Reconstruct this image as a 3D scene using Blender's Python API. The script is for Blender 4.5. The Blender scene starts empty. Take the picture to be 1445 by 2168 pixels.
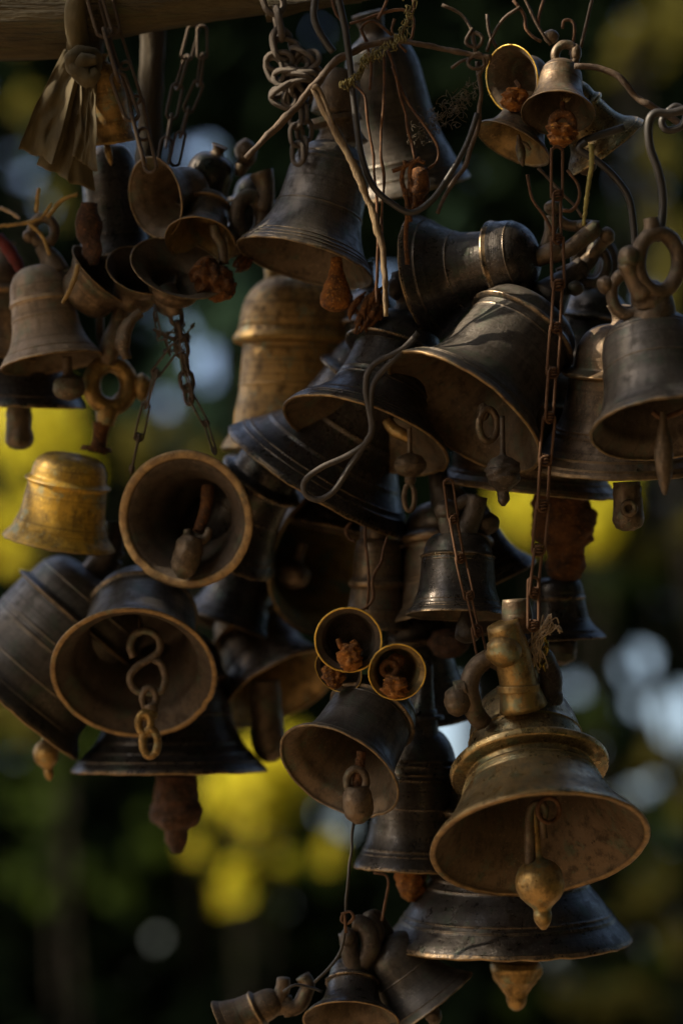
import bpy, math, random
import numpy as np
from mathutils import Vector, Matrix, noise
R = random.Random(7)
sc = bpy.context.scene
COL = sc.collection

# ------------------------------------------------------------------ camera
S = 0.0003            # metres per photo pixel at the distance in focus
DIST = 1.55           # metres to the plane in focus
EYE = 1.60
cam_d = bpy.data.cameras.new('camera')
cam = bpy.data.objects.new('camera', cam_d)
COL.objects.link(cam)
cam.location = (0, 0, EYE)
PITCH = math.radians(13)
ROT = Matrix.Rotation(PITCH, 3, 'X')
cam.rotation_euler = (math.pi / 2 + PITCH, 0, 0)
cam_d.sensor_fit = 'VERTICAL'
cam_d.sensor_height = 36
cam_d.sensor_width = 24
cam_d.lens = 36 * DIST / (2168 * S)
cam_d.clip_start = 0.05
cam_d.clip_end = 3000
cam_d.dof.use_dof = True
cam_d.dof.focus_distance = DIST - 0.01
cam_d.dof.aperture_fstop = (cam_d.lens / 1000) / (108 * S)
sc.camera = cam

# ------------------------------------------------------------------ world, sun, exposure
SUN_AZ, SUN_EL = math.radians(-101), math.radians(34)     # azimuth clockwise from +Y
w = bpy.data.worlds.new('World'); sc.world = w; w.use_nodes = True
nt = w.node_tree; nt.nodes.clear()
sky = nt.nodes.new('ShaderNodeTexSky'); sky.sky_type = 'NISHITA'; sky.sun_disc = False
sky.sun_elevation = SUN_EL; sky.sun_rotation = SUN_AZ
sky.air_density = 1.0; sky.dust_density = 4.0
bg = nt.nodes.new('ShaderNodeBackground'); bg.inputs['Strength'].default_value = 0.15
out = nt.nodes.new('ShaderNodeOutputWorld')
nt.links.new(sky.outputs[0], bg.inputs[0]); nt.links.new(bg.outputs[0], out.inputs[0])
sun_d = bpy.data.lights.new('sun', 'SUN'); sun_d.energy = 5.0; sun_d.angle = math.radians(0.53)
sun_d.color = (1.0, 0.83, 0.60)
sun = bpy.data.objects.new('sun', sun_d); COL.objects.link(sun)
SUNV = Vector((math.sin(SUN_AZ) * math.cos(SUN_EL), math.cos(SUN_AZ) * math.cos(SUN_EL), math.sin(SUN_EL)))
sun.rotation_euler = SUNV.to_track_quat('Z', 'Y').to_euler()
vs = sc.view_settings
vs.view_transform = 'Standard'; vs.look = 'None'; vs.gamma = 1; vs.use_curve_mapping = False
vs.exposure = 1.08
sc.cycles.max_bounces = 6
sc.cycles.diffuse_bounces = 3
sc.cycles.glossy_bounces = 3
sc.cycles.transmission_bounces = 3
sc.cycles.sample_clamp_indirect = 6

# ------------------------------------------------------------------ coordinates
def P(x, y, d=0.0):
    """photo pixel and depth (pixels behind the plane in focus) to a point of the place"""
    Y = DIST + d * S
    k = Y / DIST * S
    return ROT @ Vector(((x - 722.5) * k, Y, -(y - 1084) * k)) + Vector((0, 0, EYE))
def K(d=0.0):
    return (DIST + d * S) / DIST * S

# ------------------------------------------------------------------ materials
def mat(name):
    m = bpy.data.materials.new(name); m.use_nodes = True
    t = m.node_tree; t.nodes.clear()
    return m, t, t.nodes.new, t.links.new
def rgb(c): return (c[0], c[1], c[2], 1)
def mixc(t, a, b, f):
    n = t.nodes.new('ShaderNodeMix'); n.data_type = 'RGBA'
    for i, v in ((6, a), (7, b)):
        if isinstance(v, tuple): n.inputs[i].default_value = rgb(v)
        else: t.links.new(v, n.inputs[i])
    if isinstance(f, float): n.inputs[0].default_value = f
    else: t.links.new(f, n.inputs[0])
    return n.outputs[2]
def mathn(t, op, a, b=0.0, clamp=False):
    n = t.nodes.new('ShaderNodeMath'); n.operation = op; n.use_clamp = clamp
    for i, v in ((0, a), (1, b)):
        if isinstance(v, (float, int)): n.inputs[i].default_value = v
        else: t.links.new(v, n.inputs[i])
    return n.outputs[0]
def noisen(t, vec, scale, detail=4, rough=.55):
    n = t.nodes.new('ShaderNodeTexNoise'); n.inputs['Scale'].default_value = scale
    n.inputs['Detail'].default_value = detail; n.inputs['Roughness'].default_value = rough
    t.links.new(vec, n.inputs['Vector']); return n.outputs['Fac']
def ramp(t, v, lo, hi):
    n = t.nodes.new('ShaderNodeMapRange'); n.inputs[1].default_value = lo; n.inputs[2].default_value = hi
    n.clamp = True; t.links.new(v, n.inputs[0]); return n.outputs[0]
def scaled(t, vec, sx, sy, sz):
    n = t.nodes.new('ShaderNodeMapping'); n.inputs['Scale'].default_value = (sx, sy, sz)
    t.links.new(vec, n.inputs['Vector']); return n.outputs[0]

def metal(name, base, dust, worn, rough=.42, metallic=.85, blotch=.5, dustiness=.5, lines=True, bump=.45, patina=None, patf=.5):
    m, t, N, L = mat(name)
    tc = N('ShaderNodeTexCoord'); oi = N('ShaderNodeObjectInfo')
    add = N('ShaderNodeVectorMath'); add.operation = 'ADD'
    L(tc.outputs['Object'], add.inputs[0]); L(oi.outputs['Random'], add.inputs[1]); v = add.outputs[0]
    n1 = noisen(t, v, 28, 6, .62)
    n2 = noisen(t, v, 140, 5, .65)
    n3 = noisen(t, v, 520, 4, .7)
    drip = noisen(t, scaled(t, v, 150, 150, 14), 1, 4, .65)
    vp = N('ShaderNodeTexVoronoi'); vp.inputs['Scale'].default_value = 330; L(v, vp.inputs['Vector'])
    pits = mathn(t, 'MULTIPLY', mathn(t, 'SUBTRACT', 1.0, ramp(t, vp.outputs['Distance'], .05, .28)), ramp(t, n2, .45, .6))
    turn = noisen(t, scaled(t, tc.outputs['Object'], 12, 12, 620), 1, 3, .7)
    band = noisen(t, scaled(t, tc.outputs['Object'], 4, 4, 90), 1, 3, .6)
    dark = tuple(c * .35 for c in base)
    c = mixc(t, base, dark, ramp(t, n1, .62 - blotch * .3, .75))
    c = mixc(t, c, tuple(min(1, q * 1.7) for q in base), ramp(t, band, .48, .8) if lines else ramp(t, n2, .5, .8))
    grime = mathn(t, 'MULTIPLY', ramp(t, mathn(t, 'ADD', mathn(t, 'MULTIPLY', n2, .55), mathn(t, 'MULTIPLY', drip, .45)), .47, .60), .8)
    c = mixc(t, c, tuple(q * .22 for q in base), grime)
    c = mixc(t, c, tuple(min(1, q * 1.9 + .008) for q in base), mathn(t, 'MULTIPLY', ramp(t, n3, .55, .68), ramp(t, n1, .42, .6)))
    c = mixc(t, c, (base[0] * .45 + .014, base[0] * .60 + .026, base[0] * .42 + .018), mathn(t, 'MULTIPLY', ramp(t, noisen(t, v, 62, 5, .7), .54, .64), .7))
    gro = mathn(t, 'MULTIPLY', ramp(t, noisen(t, scaled(t, tc.outputs['Object'], 3, 3, 260), 1, 2, .5), .56, .62), .55 if lines else .0)
    c = mixc(t, c, tuple(q * .25 for q in base), gro)
    c = mixc(t, c, tuple(q * .12 for q in base), mathn(t, 'MULTIPLY', pits, .8))
    if patina is not None:
        c = mixc(t, c, patina, mathn(t, 'MULTIPLY', ramp(t, noisen(t, v, 45, 4, .6), .55, .62), patf))
    # dust: clings in blotches, more on what faces up
    geo = N('ShaderNodeNewGeometry'); sep = N('ShaderNodeSeparateXYZ'); L(geo.outputs['Normal'], sep.inputs[0])
    up = ramp(t, sep.outputs[2], -.4, .9)
    df = mathn(t, 'MULTIPLY', mathn(t, 'ADD', mathn(t, 'MULTIPLY', up, .8), .35),
               mathn(t, 'MULTIPLY', ramp(t, mathn(t, 'ADD', mathn(t, 'MULTIPLY', n2, .5), mathn(t, 'MULTIPLY', n1, .5)), .36, .66), dustiness), clamp=True)
    c = mixc(t, c, dust, df)
    at = N('ShaderNodeAttribute'); at.attribute_name = 'wear'
    wf = mathn(t, 'MULTIPLY', at.outputs['Fac'], ramp(t, n2, .38, .62), clamp=True)
    c = mixc(t, c, worn, wf)
    # scratches and specks
    vor = N('ShaderNodeTexVoronoi'); vor.feature = 'DISTANCE_TO_EDGE'; vor.inputs['Scale'].default_value = 95
    vn = N('ShaderNodeVectorMath'); vn.operation = 'ADD'; L(scaled(t, v, 1, 1, .35), vn.inputs[0])
    nz = N('ShaderNodeTexNoise'); nz.inputs['Scale'].default_value = 60; L(v, nz.inputs['Vector'])
    sc2 = N('ShaderNodeVectorMath'); sc2.operation = 'SCALE'; sc2.inputs['Scale'].default_value = .02
    L(nz.outputs['Color'], sc2.inputs[0]); L(sc2.outputs[0], vn.inputs[1]); L(vn.outputs[0], vor.inputs['Vector'])
    scr = mathn(t, 'MULTIPLY', mathn(t, 'LESS_THAN', vor.outputs['Distance'], .012), ramp(t, noisen(t, v, 35, 2), .55, .7))
    spk = mathn(t, 'MULTIPLY', ramp(t, n3, .70, .76), .5)
    c = mixc(t, c, tuple(min(1, q * 2.6 + .03) for q in dust), mathn(t, 'MULTIPLY', mathn(t, 'ADD', scr, spk, clamp=True), .35))
    b = N('ShaderNodeBsdfPrincipled')
    L(c, b.inputs['Base Color'])
    mt = mathn(t, 'MULTIPLY', mathn(t, 'SUBTRACT', 1.0, mathn(t, 'MULTIPLY', df, 1.15, clamp=True), clamp=True), metallic)
    L(mt, b.inputs['Metallic'])
    rg = mathn(t, 'ADD', mathn(t, 'ADD', rough - .1, mathn(t, 'MULTIPLY', n2, .18)), mathn(t, 'MULTIPLY', df, .32), clamp=True)
    rg = mathn(t, 'SUBTRACT', rg, mathn(t, 'MULTIPLY', wf, .12))
    rg = mathn(t, 'ADD', rg, mathn(t, 'ADD', mathn(t, 'MULTIPLY', grime, .20), mathn(t, 'MULTIPLY', mathn(t, 'SUBTRACT', n3, .5), .5)), clamp=True)
    L(rg, b.inputs['Roughness'])
    bp = N('ShaderNodeBump'); bp.inputs['Strength'].default_value = bump; bp.inputs['Distance'].default_value = .0006
    h = mathn(t, 'ADD', mathn(t, 'MULTIPLY', n2, 1.0), mathn(t, 'SUBTRACT', mathn(t, 'MULTIPLY', n3, .5), mathn(t, 'MULTIPLY', pits, .5)))
    if lines: h = mathn(t, 'ADD', h, mathn(t, 'MULTIPLY', turn, .55))
    L(h, bp.inputs['Height']); L(bp.outputs[0], b.inputs['Normal'])
    o = N('ShaderNodeOutputMaterial'); L(b.outputs[0], o.inputs[0])
    return m

def simple(name, c1, c2, scale=60, rough=.8, metallic=0.0, bump=.4, dist=.001, stretch=(1, 1, 1), c3=None):
    m, t, N, L = mat(name)
    tc = N('ShaderNodeTexCoord'); v = scaled(t, tc.outputs['Object'], *stretch)
    n1 = noisen(t, v, scale, 6, .65); n2 = noisen(t, v, scale * 5, 4, .6)
    c = mixc(t, c1, c2, ramp(t, n1, .38, .62))
    if c3: c = mixc(t, c, c3, ramp(t, n2, .55, .7))
    b = N('ShaderNodeBsdfPrincipled'); L(c, b.inputs['Base Color'])
    b.inputs['Roughness'].default_value = rough; b.inputs['Metallic'].default_value = metallic
    bp = N('ShaderNodeBump'); bp.inputs['Strength'].default_value = bump; bp.inputs['Distance'].default_value = dist
    L(mathn(t, 'ADD', n1, mathn(t, 'MULTIPLY', n2, .5)), bp.inputs['Height']); L(bp.outputs[0], b.inputs['Normal'])
    o = N('ShaderNodeOutputMaterial'); L(b.outputs[0], o.inputs[0])
    return m

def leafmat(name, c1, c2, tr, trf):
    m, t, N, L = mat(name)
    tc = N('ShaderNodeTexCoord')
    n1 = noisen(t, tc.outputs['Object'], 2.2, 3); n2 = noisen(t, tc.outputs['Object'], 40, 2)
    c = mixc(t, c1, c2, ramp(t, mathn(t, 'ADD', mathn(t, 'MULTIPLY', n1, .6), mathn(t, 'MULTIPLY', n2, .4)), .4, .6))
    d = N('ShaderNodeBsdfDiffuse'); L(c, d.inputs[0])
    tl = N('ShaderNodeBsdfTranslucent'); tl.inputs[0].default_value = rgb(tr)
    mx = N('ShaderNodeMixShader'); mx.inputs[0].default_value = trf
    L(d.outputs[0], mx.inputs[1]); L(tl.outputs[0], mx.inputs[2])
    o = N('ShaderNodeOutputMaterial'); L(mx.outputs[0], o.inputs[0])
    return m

M = {}
#                     base               dust               worn
M['black']  = metal('blackened_bronze', (.068, .060, .055), (.058, .052, .047), (.24, .17, .10), .28, .9, .5, .5)
M['slate']  = metal('slate_bronze',     (.100, .088, .077), (.080, .072, .063), (.26, .19, .12), .36, .8, .5, .65)
M['paint']  = metal('rubbed_yellow',    (.58, .36, .045),   (.22, .15, .06),    (.4, .28, .1), .42, .35, .55, .6)
M['brown']  = metal('brown_bronze',     (.150, .104, .064), (.095, .072, .052), (.30, .20, .10), .38, .8, .5, .65)
M['brass']  = metal('aged_brass',       (.29, .215, .105),  (.13, .098, .058),  (.48, .34, .15), .28, .95, .4, .5, bump=.25)
M['gold']   = metal('rubbed_brass',     (.40, .245, .080),  (.17, .115, .055),  (.50, .33, .10), .50, .55, .6, .7)
M['tan']    = metal('dusty_bronze',     (.24, .175, .12),   (.32, .25, .18),    (.42, .32, .2), .5, .5, .5, 1.0)
M['in_dark'] = metal('inner_dark',      (.075, .054, .038), (.075, .058, .044), (.2, .14, .08), .58, .4, .5, .8, False)
M['in_brown'] = metal('inner_brown',    (.130, .090, .054), (.105, .078, .052), (.3, .2, .1), .52, .5, .5, .8, False)
M['in_gold'] = metal('inner_brass',     (.30, .20, .080),   (.16, .115, .06),   (.5, .34, .13), .42, .6, .5, .6, False)
M['in_green'] = metal('inner_patina',   (.26, .20, .08),   (.20, .15, .07),  (.3, .2, .1), .55, .4, .5, .7, False, patina=(.05, .15, .13), patf=.9)
M['lip']    = metal('worn_lip',         (.17, .112, .06),   (.11, .080, .05),   (.30, .20, .09), .42, .7, .5, .7, False)
M['goldlip'] = metal('bright_lip',      (.60, .38, .07),    (.34, .22, .06),    (.78, .52, .10), .38, .75, .5, .35, False)
M['darklip'] = metal('dull_lip',        (.115, .088, .062), (.09, .070, .052),  (.24, .17, .09), .45, .7, .5, .7, False)
M['cast']   = metal('cast_bronze',      (.145, .105, .070), (.115, .086, .06),  (.28, .2, .11), .45, .7, .6, .7, False, bump=.9)
M['castdark'] = metal('cast_dark',      (.080, .064, .052), (.080, .062, .048), (.22, .15, .09), .44, .7, .6, .7, False, bump=.9)
M['castgold'] = metal('cast_brass',     (.36, .235, .085),  (.19, .13, .065),   (.5, .34, .13), .36, .8, .6, .5, False, bump=.8)
M['rust']   = simple('rust', (.13, .050, .011), (.036, .017, .008), 90, .9, .1, 1.0, .0024, c3=(.25, .10, .018))
M['orust']  = simple('orange_rust', (.29, .105, .014), (.085, .032, .008), 110, .85, .1, 1.0, .0022, c3=(.50, .23, .03))
M['redrust'] = simple('red_rust', (.075, .034, .018), (.026, .015, .010), 110, .9, .1, 1.0, .003, c3=(.17, .075, .028))
M['chain']  = simple('chain_iron', (.13, .096, .068), (.060, .044, .034), 150, .6, .55, .7, .0008)
M['grey_iron'] = simple('grey_iron', (.13, .112, .098), (.075, .062, .052), 160, .6, .5, .7, .0008)
M['wire']   = simple('rusty_wire', (.15, .075, .034), (.065, .033, .019), 180, .75, .3, .8, .0006)
M['cable']  = simple('black_cable', (.020, .019, .019), (.030, .027, .025), 90, .5, 0.0, .3, .0005)
M['cord']   = simple('dusty_cord', (.055, .045, .038), (.028, .025, .024), 120, .7, 0.0, .5, .0005)
M['stick']  = simple('bare_twig', (.22, .16, .085), (.10, .068, .042), 60, .85, 0, 1.0, .0012, (3, 3, .6))
M['vine']   = simple('twisted_wire', (.095, .064, .040), (.045, .030, .021), 120, .7, .2, .9, .001)
M['log']    = simple('old_timber', (.105, .082, .038), (.030, .023, .012), 26, .9, 0, 1.0, .016, (.22, 2, 2), c3=(.085, .085, .035))
M['post']   = simple('dark_timber', (.055, .04, .02), (.025, .02, .012), 12, .9, 0, 1.0, .004, (3, 3, .4))
M['cloth']  = simple('faded_cloth', (.115, .092, .046), (.055, .044, .023), 30, .95, 0, .9, .0016, (1, 1, .5), c3=(.085, .068, .034))
M['red']    = simple('red_cord', (.12, .012, .010), (.06, .010, .010), 90, .85)
M['green']  = simple('olive_twine', (.28, .24, .07), (.16, .14, .04), 160, .9)
M['moss']   = simple('dry_moss', (.17, .14, .04), (.09, .075, .025), 160, .9)
M['thread'] = simple('cotton_thread', (.50, .40, .29), (.34, .26, .18), 200, .9)
M['web']    = simple('dry_fibre', (.11, .09, .06), (.06, .05, .035), 200, .9)
M['straw']  = simple('straw', (.42, .27, .08), (.24, .16, .06), 120, .85)
M['foil']   = simple('gold_tinsel', (.55, .42, .10), (.35, .26, .06), 200, .25, .8, .8, .001)
M['bark']   = simple('bark', (.045, .036, .026), (.022, .018, .013), 8, .95, 0, 1, .02, (2, 2, .4))
M['earth']  = simple('dry_earth', (.22, .15, .08), (.15, .10, .055), 1.5, .95, 0, .8, .02, c3=(.19, .135, .07))
M['leaf_dark'] = leafmat('leaf_dark', (.006, .010, .005), (.010, .017, .008), (.006, .012, .003), .2)  # shade on the back row of trees put into a near-black leaf colour
M['leaf_mid'] = leafmat('leaf_mid', (.018, .034, .010), (.030, .042, .010), (.05, .08, .012), .4)
M['leaf_teal'] = leafmat('leaf_teal', (.020, .042, .030), (.035, .058, .04), (.04, .08, .045), .4)
M['leaf_yellow'] = leafmat('leaf_yellow', (.34, .34, .022), (.66, .58, .06), (.62, .56, .035), .4)  # sunlit foliage: the sunlight is put into a brighter, yellower leaf colour
M['leaf_olive'] = leafmat('leaf_olive', (.055, .052, .014), (.10, .09, .022), (.12, .11, .02), .4)

# ------------------------------------------------------------------ mesh helpers
class MB:
    def __init__(s): s.v = []; s.f = []; s.mi = []; s.w = []
    def add(s, v, f, mi=0, wv=None):
        o = len(s.v); s.v += [Vector(p) for p in v]
        s.f += [tuple(i + o for i in q) for q in f]
        s.mi += mi if isinstance(mi, list) else [mi] * len(f)
        s.w += wv if wv is not None else [0.0] * len(v)
        return s
    def build(s, name, mats, parent=None, inv=None, smooth=True):
        me = bpy.data.meshes.new(name)
        vv = [inv @ p for p in s.v] if inv is not None else s.v
        me.from_pydata([tuple(p) for p in vv], [], s.f)
        if not isinstance(mats, (list, tuple)): mats = [mats]
        for m in mats: me.materials.append(m)
        me.polygons.foreach_set('material_index', s.mi)
        me.polygons.foreach_set('use_smooth', [smooth] * len(s.f))
        a = me.attributes.new('wear', 'FLOAT', 'POINT'); a.data.foreach_set('value', s.w)
        me.update()
        o = bpy.data.objects.new(name, me); COL.objects.link(o)
        if parent is not None: o.parent = parent
        return o
def tag(o, label=None, cat=None, group=None, kind=None):
    for k, v in (('label', label), ('category', cat), ('group', group), ('kind', kind)):
        if v: o[k] = v
    return o
def empty(name, Mw):
    o = bpy.data.objects.new(name, None); COL.objects.link(o); o.matrix_world = Mw
    o.empty_display_size = .02
    return o

def catmull(pts, n=5):
    if len(pts) < 3: 
        a, b = pts[0], pts[-1]
        return [a + (b - a) * (i / n) for i in range(n + 1)]
    P_ = [pts[0] * 2 - pts[1]] + list(pts) + [pts[-1] * 2 - pts[-2]]
    o = []
    for i in range(1, len(P_) - 2):
        p0, p1, p2, p3 = P_[i - 1:i + 3]
        for k in range(n):
            t = k / n
            o.append(.5 * ((2 * p1) + (p2 - p0) * t + (2 * p0 - 5 * p1 + 4 * p2 - p3) * t * t + (3 * p1 - p0 - 3 * p2 + p3) * t ** 3))
    o.append(pts[-1].copy()); return o

def tube(mb, pts, rad, seg=8, n=5, closed=False, wob=0.0, flat=1.0, smooth=True, mi=0):
    """swept tube; pts world Vectors, rad one or a list of radii"""
    if not isinstance(rad, (list, tuple)): rad = [rad] * len(pts)
    q = [Vector((p[0], p[1], p[2], r)) for p, r in zip(pts, rad)]
    if closed:
        q = [q[-1]] + q + [q[0], q[1]]
        o = []
        for i in range(1, len(q) - 2):
            p0, p1, p2, p3 = q[i - 1:i + 3]
            for k in range(n):
                t = k / n
                o.append(.5 * ((2 * p1) + (p2 - p0) * t + (2 * p0 - 5 * p1 + 4 * p2 - p3) * t * t + (3 * p1 - p0 - 3 * p2 + p3) * t ** 3))
        q = o
    elif smooth: q = catmull(q, n)
    m = len(q)
    X = [Vector(p[:3]) for p in q]; rr = [max(p[3], 1e-6) for p in q]
    ref = None; vs_ = []; 
    for i in range(m):
        a = X[(i - 1) % m] if closed else X[max(i - 1, 0)]
        b = X[(i + 1) % m] if closed else X[min(i + 1, m - 1)]
        t = (b - a); t = t.normalized() if t.length > 1e-9 else Vector((0, 0, 1))
        if ref is None:
            ref = t.cross(Vector((0, 1, 0)));
            if ref.length < .1: ref = t.cross(Vector((1, 0, 0)))
        ref = (ref - t * ref.dot(t)).normalized(); bi = t.cross(ref)
        for k in range(seg):
            an = 2 * math.pi * k / seg
            r = rr[i]
            p = X[i] + (ref * math.cos(an) + bi * math.sin(an) * flat) * r
            if wob:
                nn = noise.noise(p * (1.0 / max(rr) * .9)) 
                p = X[i] + (p - X[i]) * (1 + wob * nn)
            vs_.append(p)
    fs = []
    for i in range(m if closed else m - 1):
        j = (i + 1) % m
        for k in range(seg):
            k2 = (k + 1) % seg
            fs.append((i * seg + k, i * seg + k2, j * seg + k2, j * seg + k))
    if not closed:
        fs.append(tuple(range(seg - 1, -1, -1))); fs.append(tuple(range((m - 1) * seg, m * seg)))
    mb.add(vs_, fs, mi); return mb

def ptube(mb, pts, rad, d=0.0, **kw):
    """tube through photo points (x, y[, depth]) with radii in photo pixels"""
    V = []; 
    if not isinstance(rad, (list, tuple)): rad = [rad] * len(pts)
    rr = []
    for p, r in zip(pts, rad):
        dd = d + (p[2] if len(p) > 2 else 0); V.append(P(p[0], p[1], dd)); rr.append(r * K(dd))
    return tube(mb, V, rr, **kw)

def lathe_line(mb, A, B, prof, rscale, seg=20, lump=0.0, lscale=60.0, flat=1.0, mi=0, seed=0.0, sub=4):
    """surface of revolution about the segment A-B; prof = (t, r) pairs"""
    ax = B - A; L_ = ax.length; t = ax.normalized()
    u = t.cross(Vector((0, 1, 0)));
    if u.length < .05: u = t.cross(Vector((1, 0, 0)))
    u.normalize(); v = t.cross(u)
    pr = catmull([Vector((p[0], p[1])) for p in prof], sub) if sub > 1 else [Vector(p) for p in prof]
    vs_ = []
    for q in pr:
        for k in range(seg):
            an = 2 * math.pi * k / seg
            p = A + ax * q[0] + (u * math.cos(an) + v * math.sin(an) * flat) * max(q[1], 0.001) * rscale
            if lump:
                s = Vector((seed, seed * 1.7, 0))
                nn = noise.noise(p * lscale + s) + .5 * noise.noise(p * lscale * 2.3 + s) + .3 * noise.noise(p * lscale * 6 + s)
                dirv = (p - (A + ax * q[0]))
                p = p + dirv * lump * nn * 1.3
            vs_.append(p)
    m = len(pr); fs = []
    for i in range(m - 1):
        for k in range(seg):
            k2 = (k + 1) % seg
            fs.append((i * seg + k, i * seg + k2, (i + 1) * seg + k2, (i + 1) * seg + k))
    fs.append(tuple(range(seg - 1, -1, -1))); fs.append(tuple(range((m - 1) * seg, m * seg)))
    mb.add(vs_, fs, mi); return mb

def ring(mb, x, y, rx, ry, r, d=0.0, tilt=0.0, rot=0.0, seg=10, n=14, wob=0.0):
    """closed loop facing the viewer, pixel sizes; tilt turns it about its own long axis"""
    pts = []
    for i in range(n):
        a = 2 * math.pi * i / n
        ux, uy = rx * math.cos(a) , ry * math.sin(a)
        dx = ux * math.cos(tilt); dz = ux * math.sin(tilt)
        X = dx * math.cos(rot) - uy * math.sin(rot); Y = dx * math.sin(rot) + uy * math.cos(rot)
        pts.append((x + X, y + Y, dz))
    return ptube(mb, pts, r, d, closed=True, seg=seg, n=3, wob=wob)

# ------------------------------------------------------------------ bells
def outer_profile(st):
    fz, fr, wr, dr = st.get('fz', .66), st.get('fr', .70), st.get('wr', .60), st.get('dr', .54)
    flare = st.get('flare', 1.0)
    p = [(1, 0), (.99, .012), (.955, .045), (.86, .115), (wr + (1 - wr) * .42 * flare, .20), (wr + (1 - wr) * .17 * flare, .33)]
    if fz > .45: p.append((wr + (1 - wr) * .05, (fz + .33) * .5))
    if st.get('kind') == 'plain':
        p += [(wr, fz), (wr * .985, fz + (1 - fz) * .22)]
        base = wr * .985; z0 = fz + (1 - fz) * .22
        segs = 8
        out_ = catmull([Vector(q) for q in p], 6)[:-1]
        for i in range(0, 17):
            a = i / 16 * math.pi / 2
            out_.append(Vector((base * (math.cos(a) ** .62 if i < 16 else 0), z0 + (1 - z0) * math.sin(a))))
        out_[-1] = Vector((.03, 1.0)); return out_
    fw = st.get('fw', .035)
    p += [(wr, fz - fw * 1.6), (wr + .01, fz - fw)]
    a_ = catmull([Vector(q) for q in p], 6)
    b_ = catmull([Vector(q) for q in [(wr + .01, fz - fw), (fr * .965, fz - fw * .75), (fr, fz - fw * .15), (fr * .985, fz + fw * .35), ((fr + dr) * .5, fz + fw * .9), (dr + .012, fz + fw * 1.6), (dr, fz + fw * 2.4)]], 5)
    z0 = fz + fw * 2.4; c_ = []
    e = st.get('dome', .8)
    for i in range(1, 17):
        a = i / 16 * math.pi / 2
        c_.append(Vector((dr * max(math.cos(a), 0) ** e, z0 + (1 - z0) * math.sin(a))))
    c_[-1] = Vector((.03, 1.0))
    return a_[:-1] + b_[:-1] + c_

def bell_mesh(st, Rm, Hm, seed):
    out_ = outer_profile(st)
    # raised turned bands
    bands = st.get('bands', [.07, .10, .40])
    prof = []
    for i in range(len(out_) - 1):
        a, b = out_[i], out_[i + 1]; prof.append((a.x, a.y, 0.0))
        ex = []
        for zb in bands:
            for dz, dr_, w_ in ((-.009, 0, 0), (-.003, .010, .45), (.003, .010, .45), (.009, 0, 0)):
                z = zb + dz
                if a.y <= z < b.y and b.y > a.y:
                    t = (z - a.y) / (b.y - a.y); ex.append((a.x + (b.x - a.x) * t + dr_, z, w_))
        prof += sorted(ex, key=lambda q: q[1])
    prof.append((out_[-1].x, out_[-1].y, 0.0))
    fz, fr = st.get('fz', .66), st.get('fr', .7)
    if st.get('kind') != 'plain':
        prof = [(r, z, max(w_, 1.0 if (abs(z - fz) < .03 and r > fr * .95) else 0)) for r, z, w_ in prof]
    th = st.get('th', .05)
    # inner wall
    inn = []
    smooth = [(q.x, q.y) for q in out_]
    fzz = fz - .1 if st.get('kind') != 'plain' else 2
    last = None
    wr, dr = st.get('wr', .6), st.get('dr', .54)
    ctrl = [(1 - th, .004), (1 - th * 1.5, .03), (.86 - th * 1.3, .11), (wr + (1 - wr) * .40 - th, .20), (wr + (1 - wr) * .15 - th, .33), (wr - th, .5), (min(wr, dr + .03) - th, max(fz, .58)), (min(wr, dr) * .86 - th, .80), (dr * .5, .92), (.02, .955)]
    inn = catmull([Vector(c) for c in ctrl], 3)[::-1]
    lipw = th * st.get('lw', 1.0)
    full = [(v_.x, v_.y, 0, 1) for v_ in inn]
    full += [(1 - th * .98, -.004, .6, 2), (1 - th * .75, -.010, 1, 2), (1 - th * .3, -.011, 1, 2), (1 - th * .06, -.006, 1, 2)]
    full += [(r, z, (1 if z < .02 else w_), 0) for r, z, w_ in prof]
    seg = st.get('seg', 60)
    rr = random.Random(seed)
    ph, e1, e2 = rr.random() * 6, rr.uniform(.004, .012), rr.uniform(.002, .006)
    dents = [(rr.random() * 2 * math.pi, rr.uniform(.0, .6), rr.uniform(.008, .022), rr.uniform(.12, .3)) for _ in range(4)]
    vs_ = []; ww = []
    for r, z, w_, mi in full:
        for k in range(seg):
            a = 2 * math.pi * k / seg
            f = 1 + e1 * math.cos(2 * a + ph) + e2 * math.cos(3 * a - ph)
            for da, dz, dm, dw in dents:
                dd = (math.remainder(a - da, 2 * math.pi) / dw) ** 2 + ((z - dz) / (dw * .6)) ** 2
                if dd < 6: f -= dm * math.exp(-dd)
            if z < .02:
                ck = (math.cos(a) * 5, math.sin(a) * 5)
                lipn = .008 * noise.noise(Vector((ck[0], ck[1], seed))) + .012 * max(0, noise.noise(Vector((ck[0] * 2.4, ck[1] * 2.4, seed + 5))) - .18)
                f *= 1 - .030 * max(0, noise.noise(Vector((ck[0] * 2.4, ck[1] * 2.4, seed + 5))) - .15)
            else: lipn = 0
            vs_.append(Vector((r * Rm * f * math.cos(a), r * Rm * f * math.sin(a), (z + lipn) * Hm)))
            ww.append(w_)
    fs = []; mi_ = []
    for i in range(len(full) - 1):
        for k in range(seg):
            k2 = (k + 1) % seg
            fs.append((i * seg + k, i * seg + k2, (i + 1) * seg + k2, (i + 1) * seg + k)); mi_.append(full[i + 1][3] if full[i][3] != 2 else 2)
    mb = MB(); mb.add(vs_, fs, mi_, ww)
    # closing discs
    mb.f.append(tuple(range(seg - 1, -1, -1))); mb.mi.append(1)
    n = (len(full) - 1) * seg
    mb.f.append(tuple(range(n, n + seg))); mb.mi.append(0)
    return mb

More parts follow.
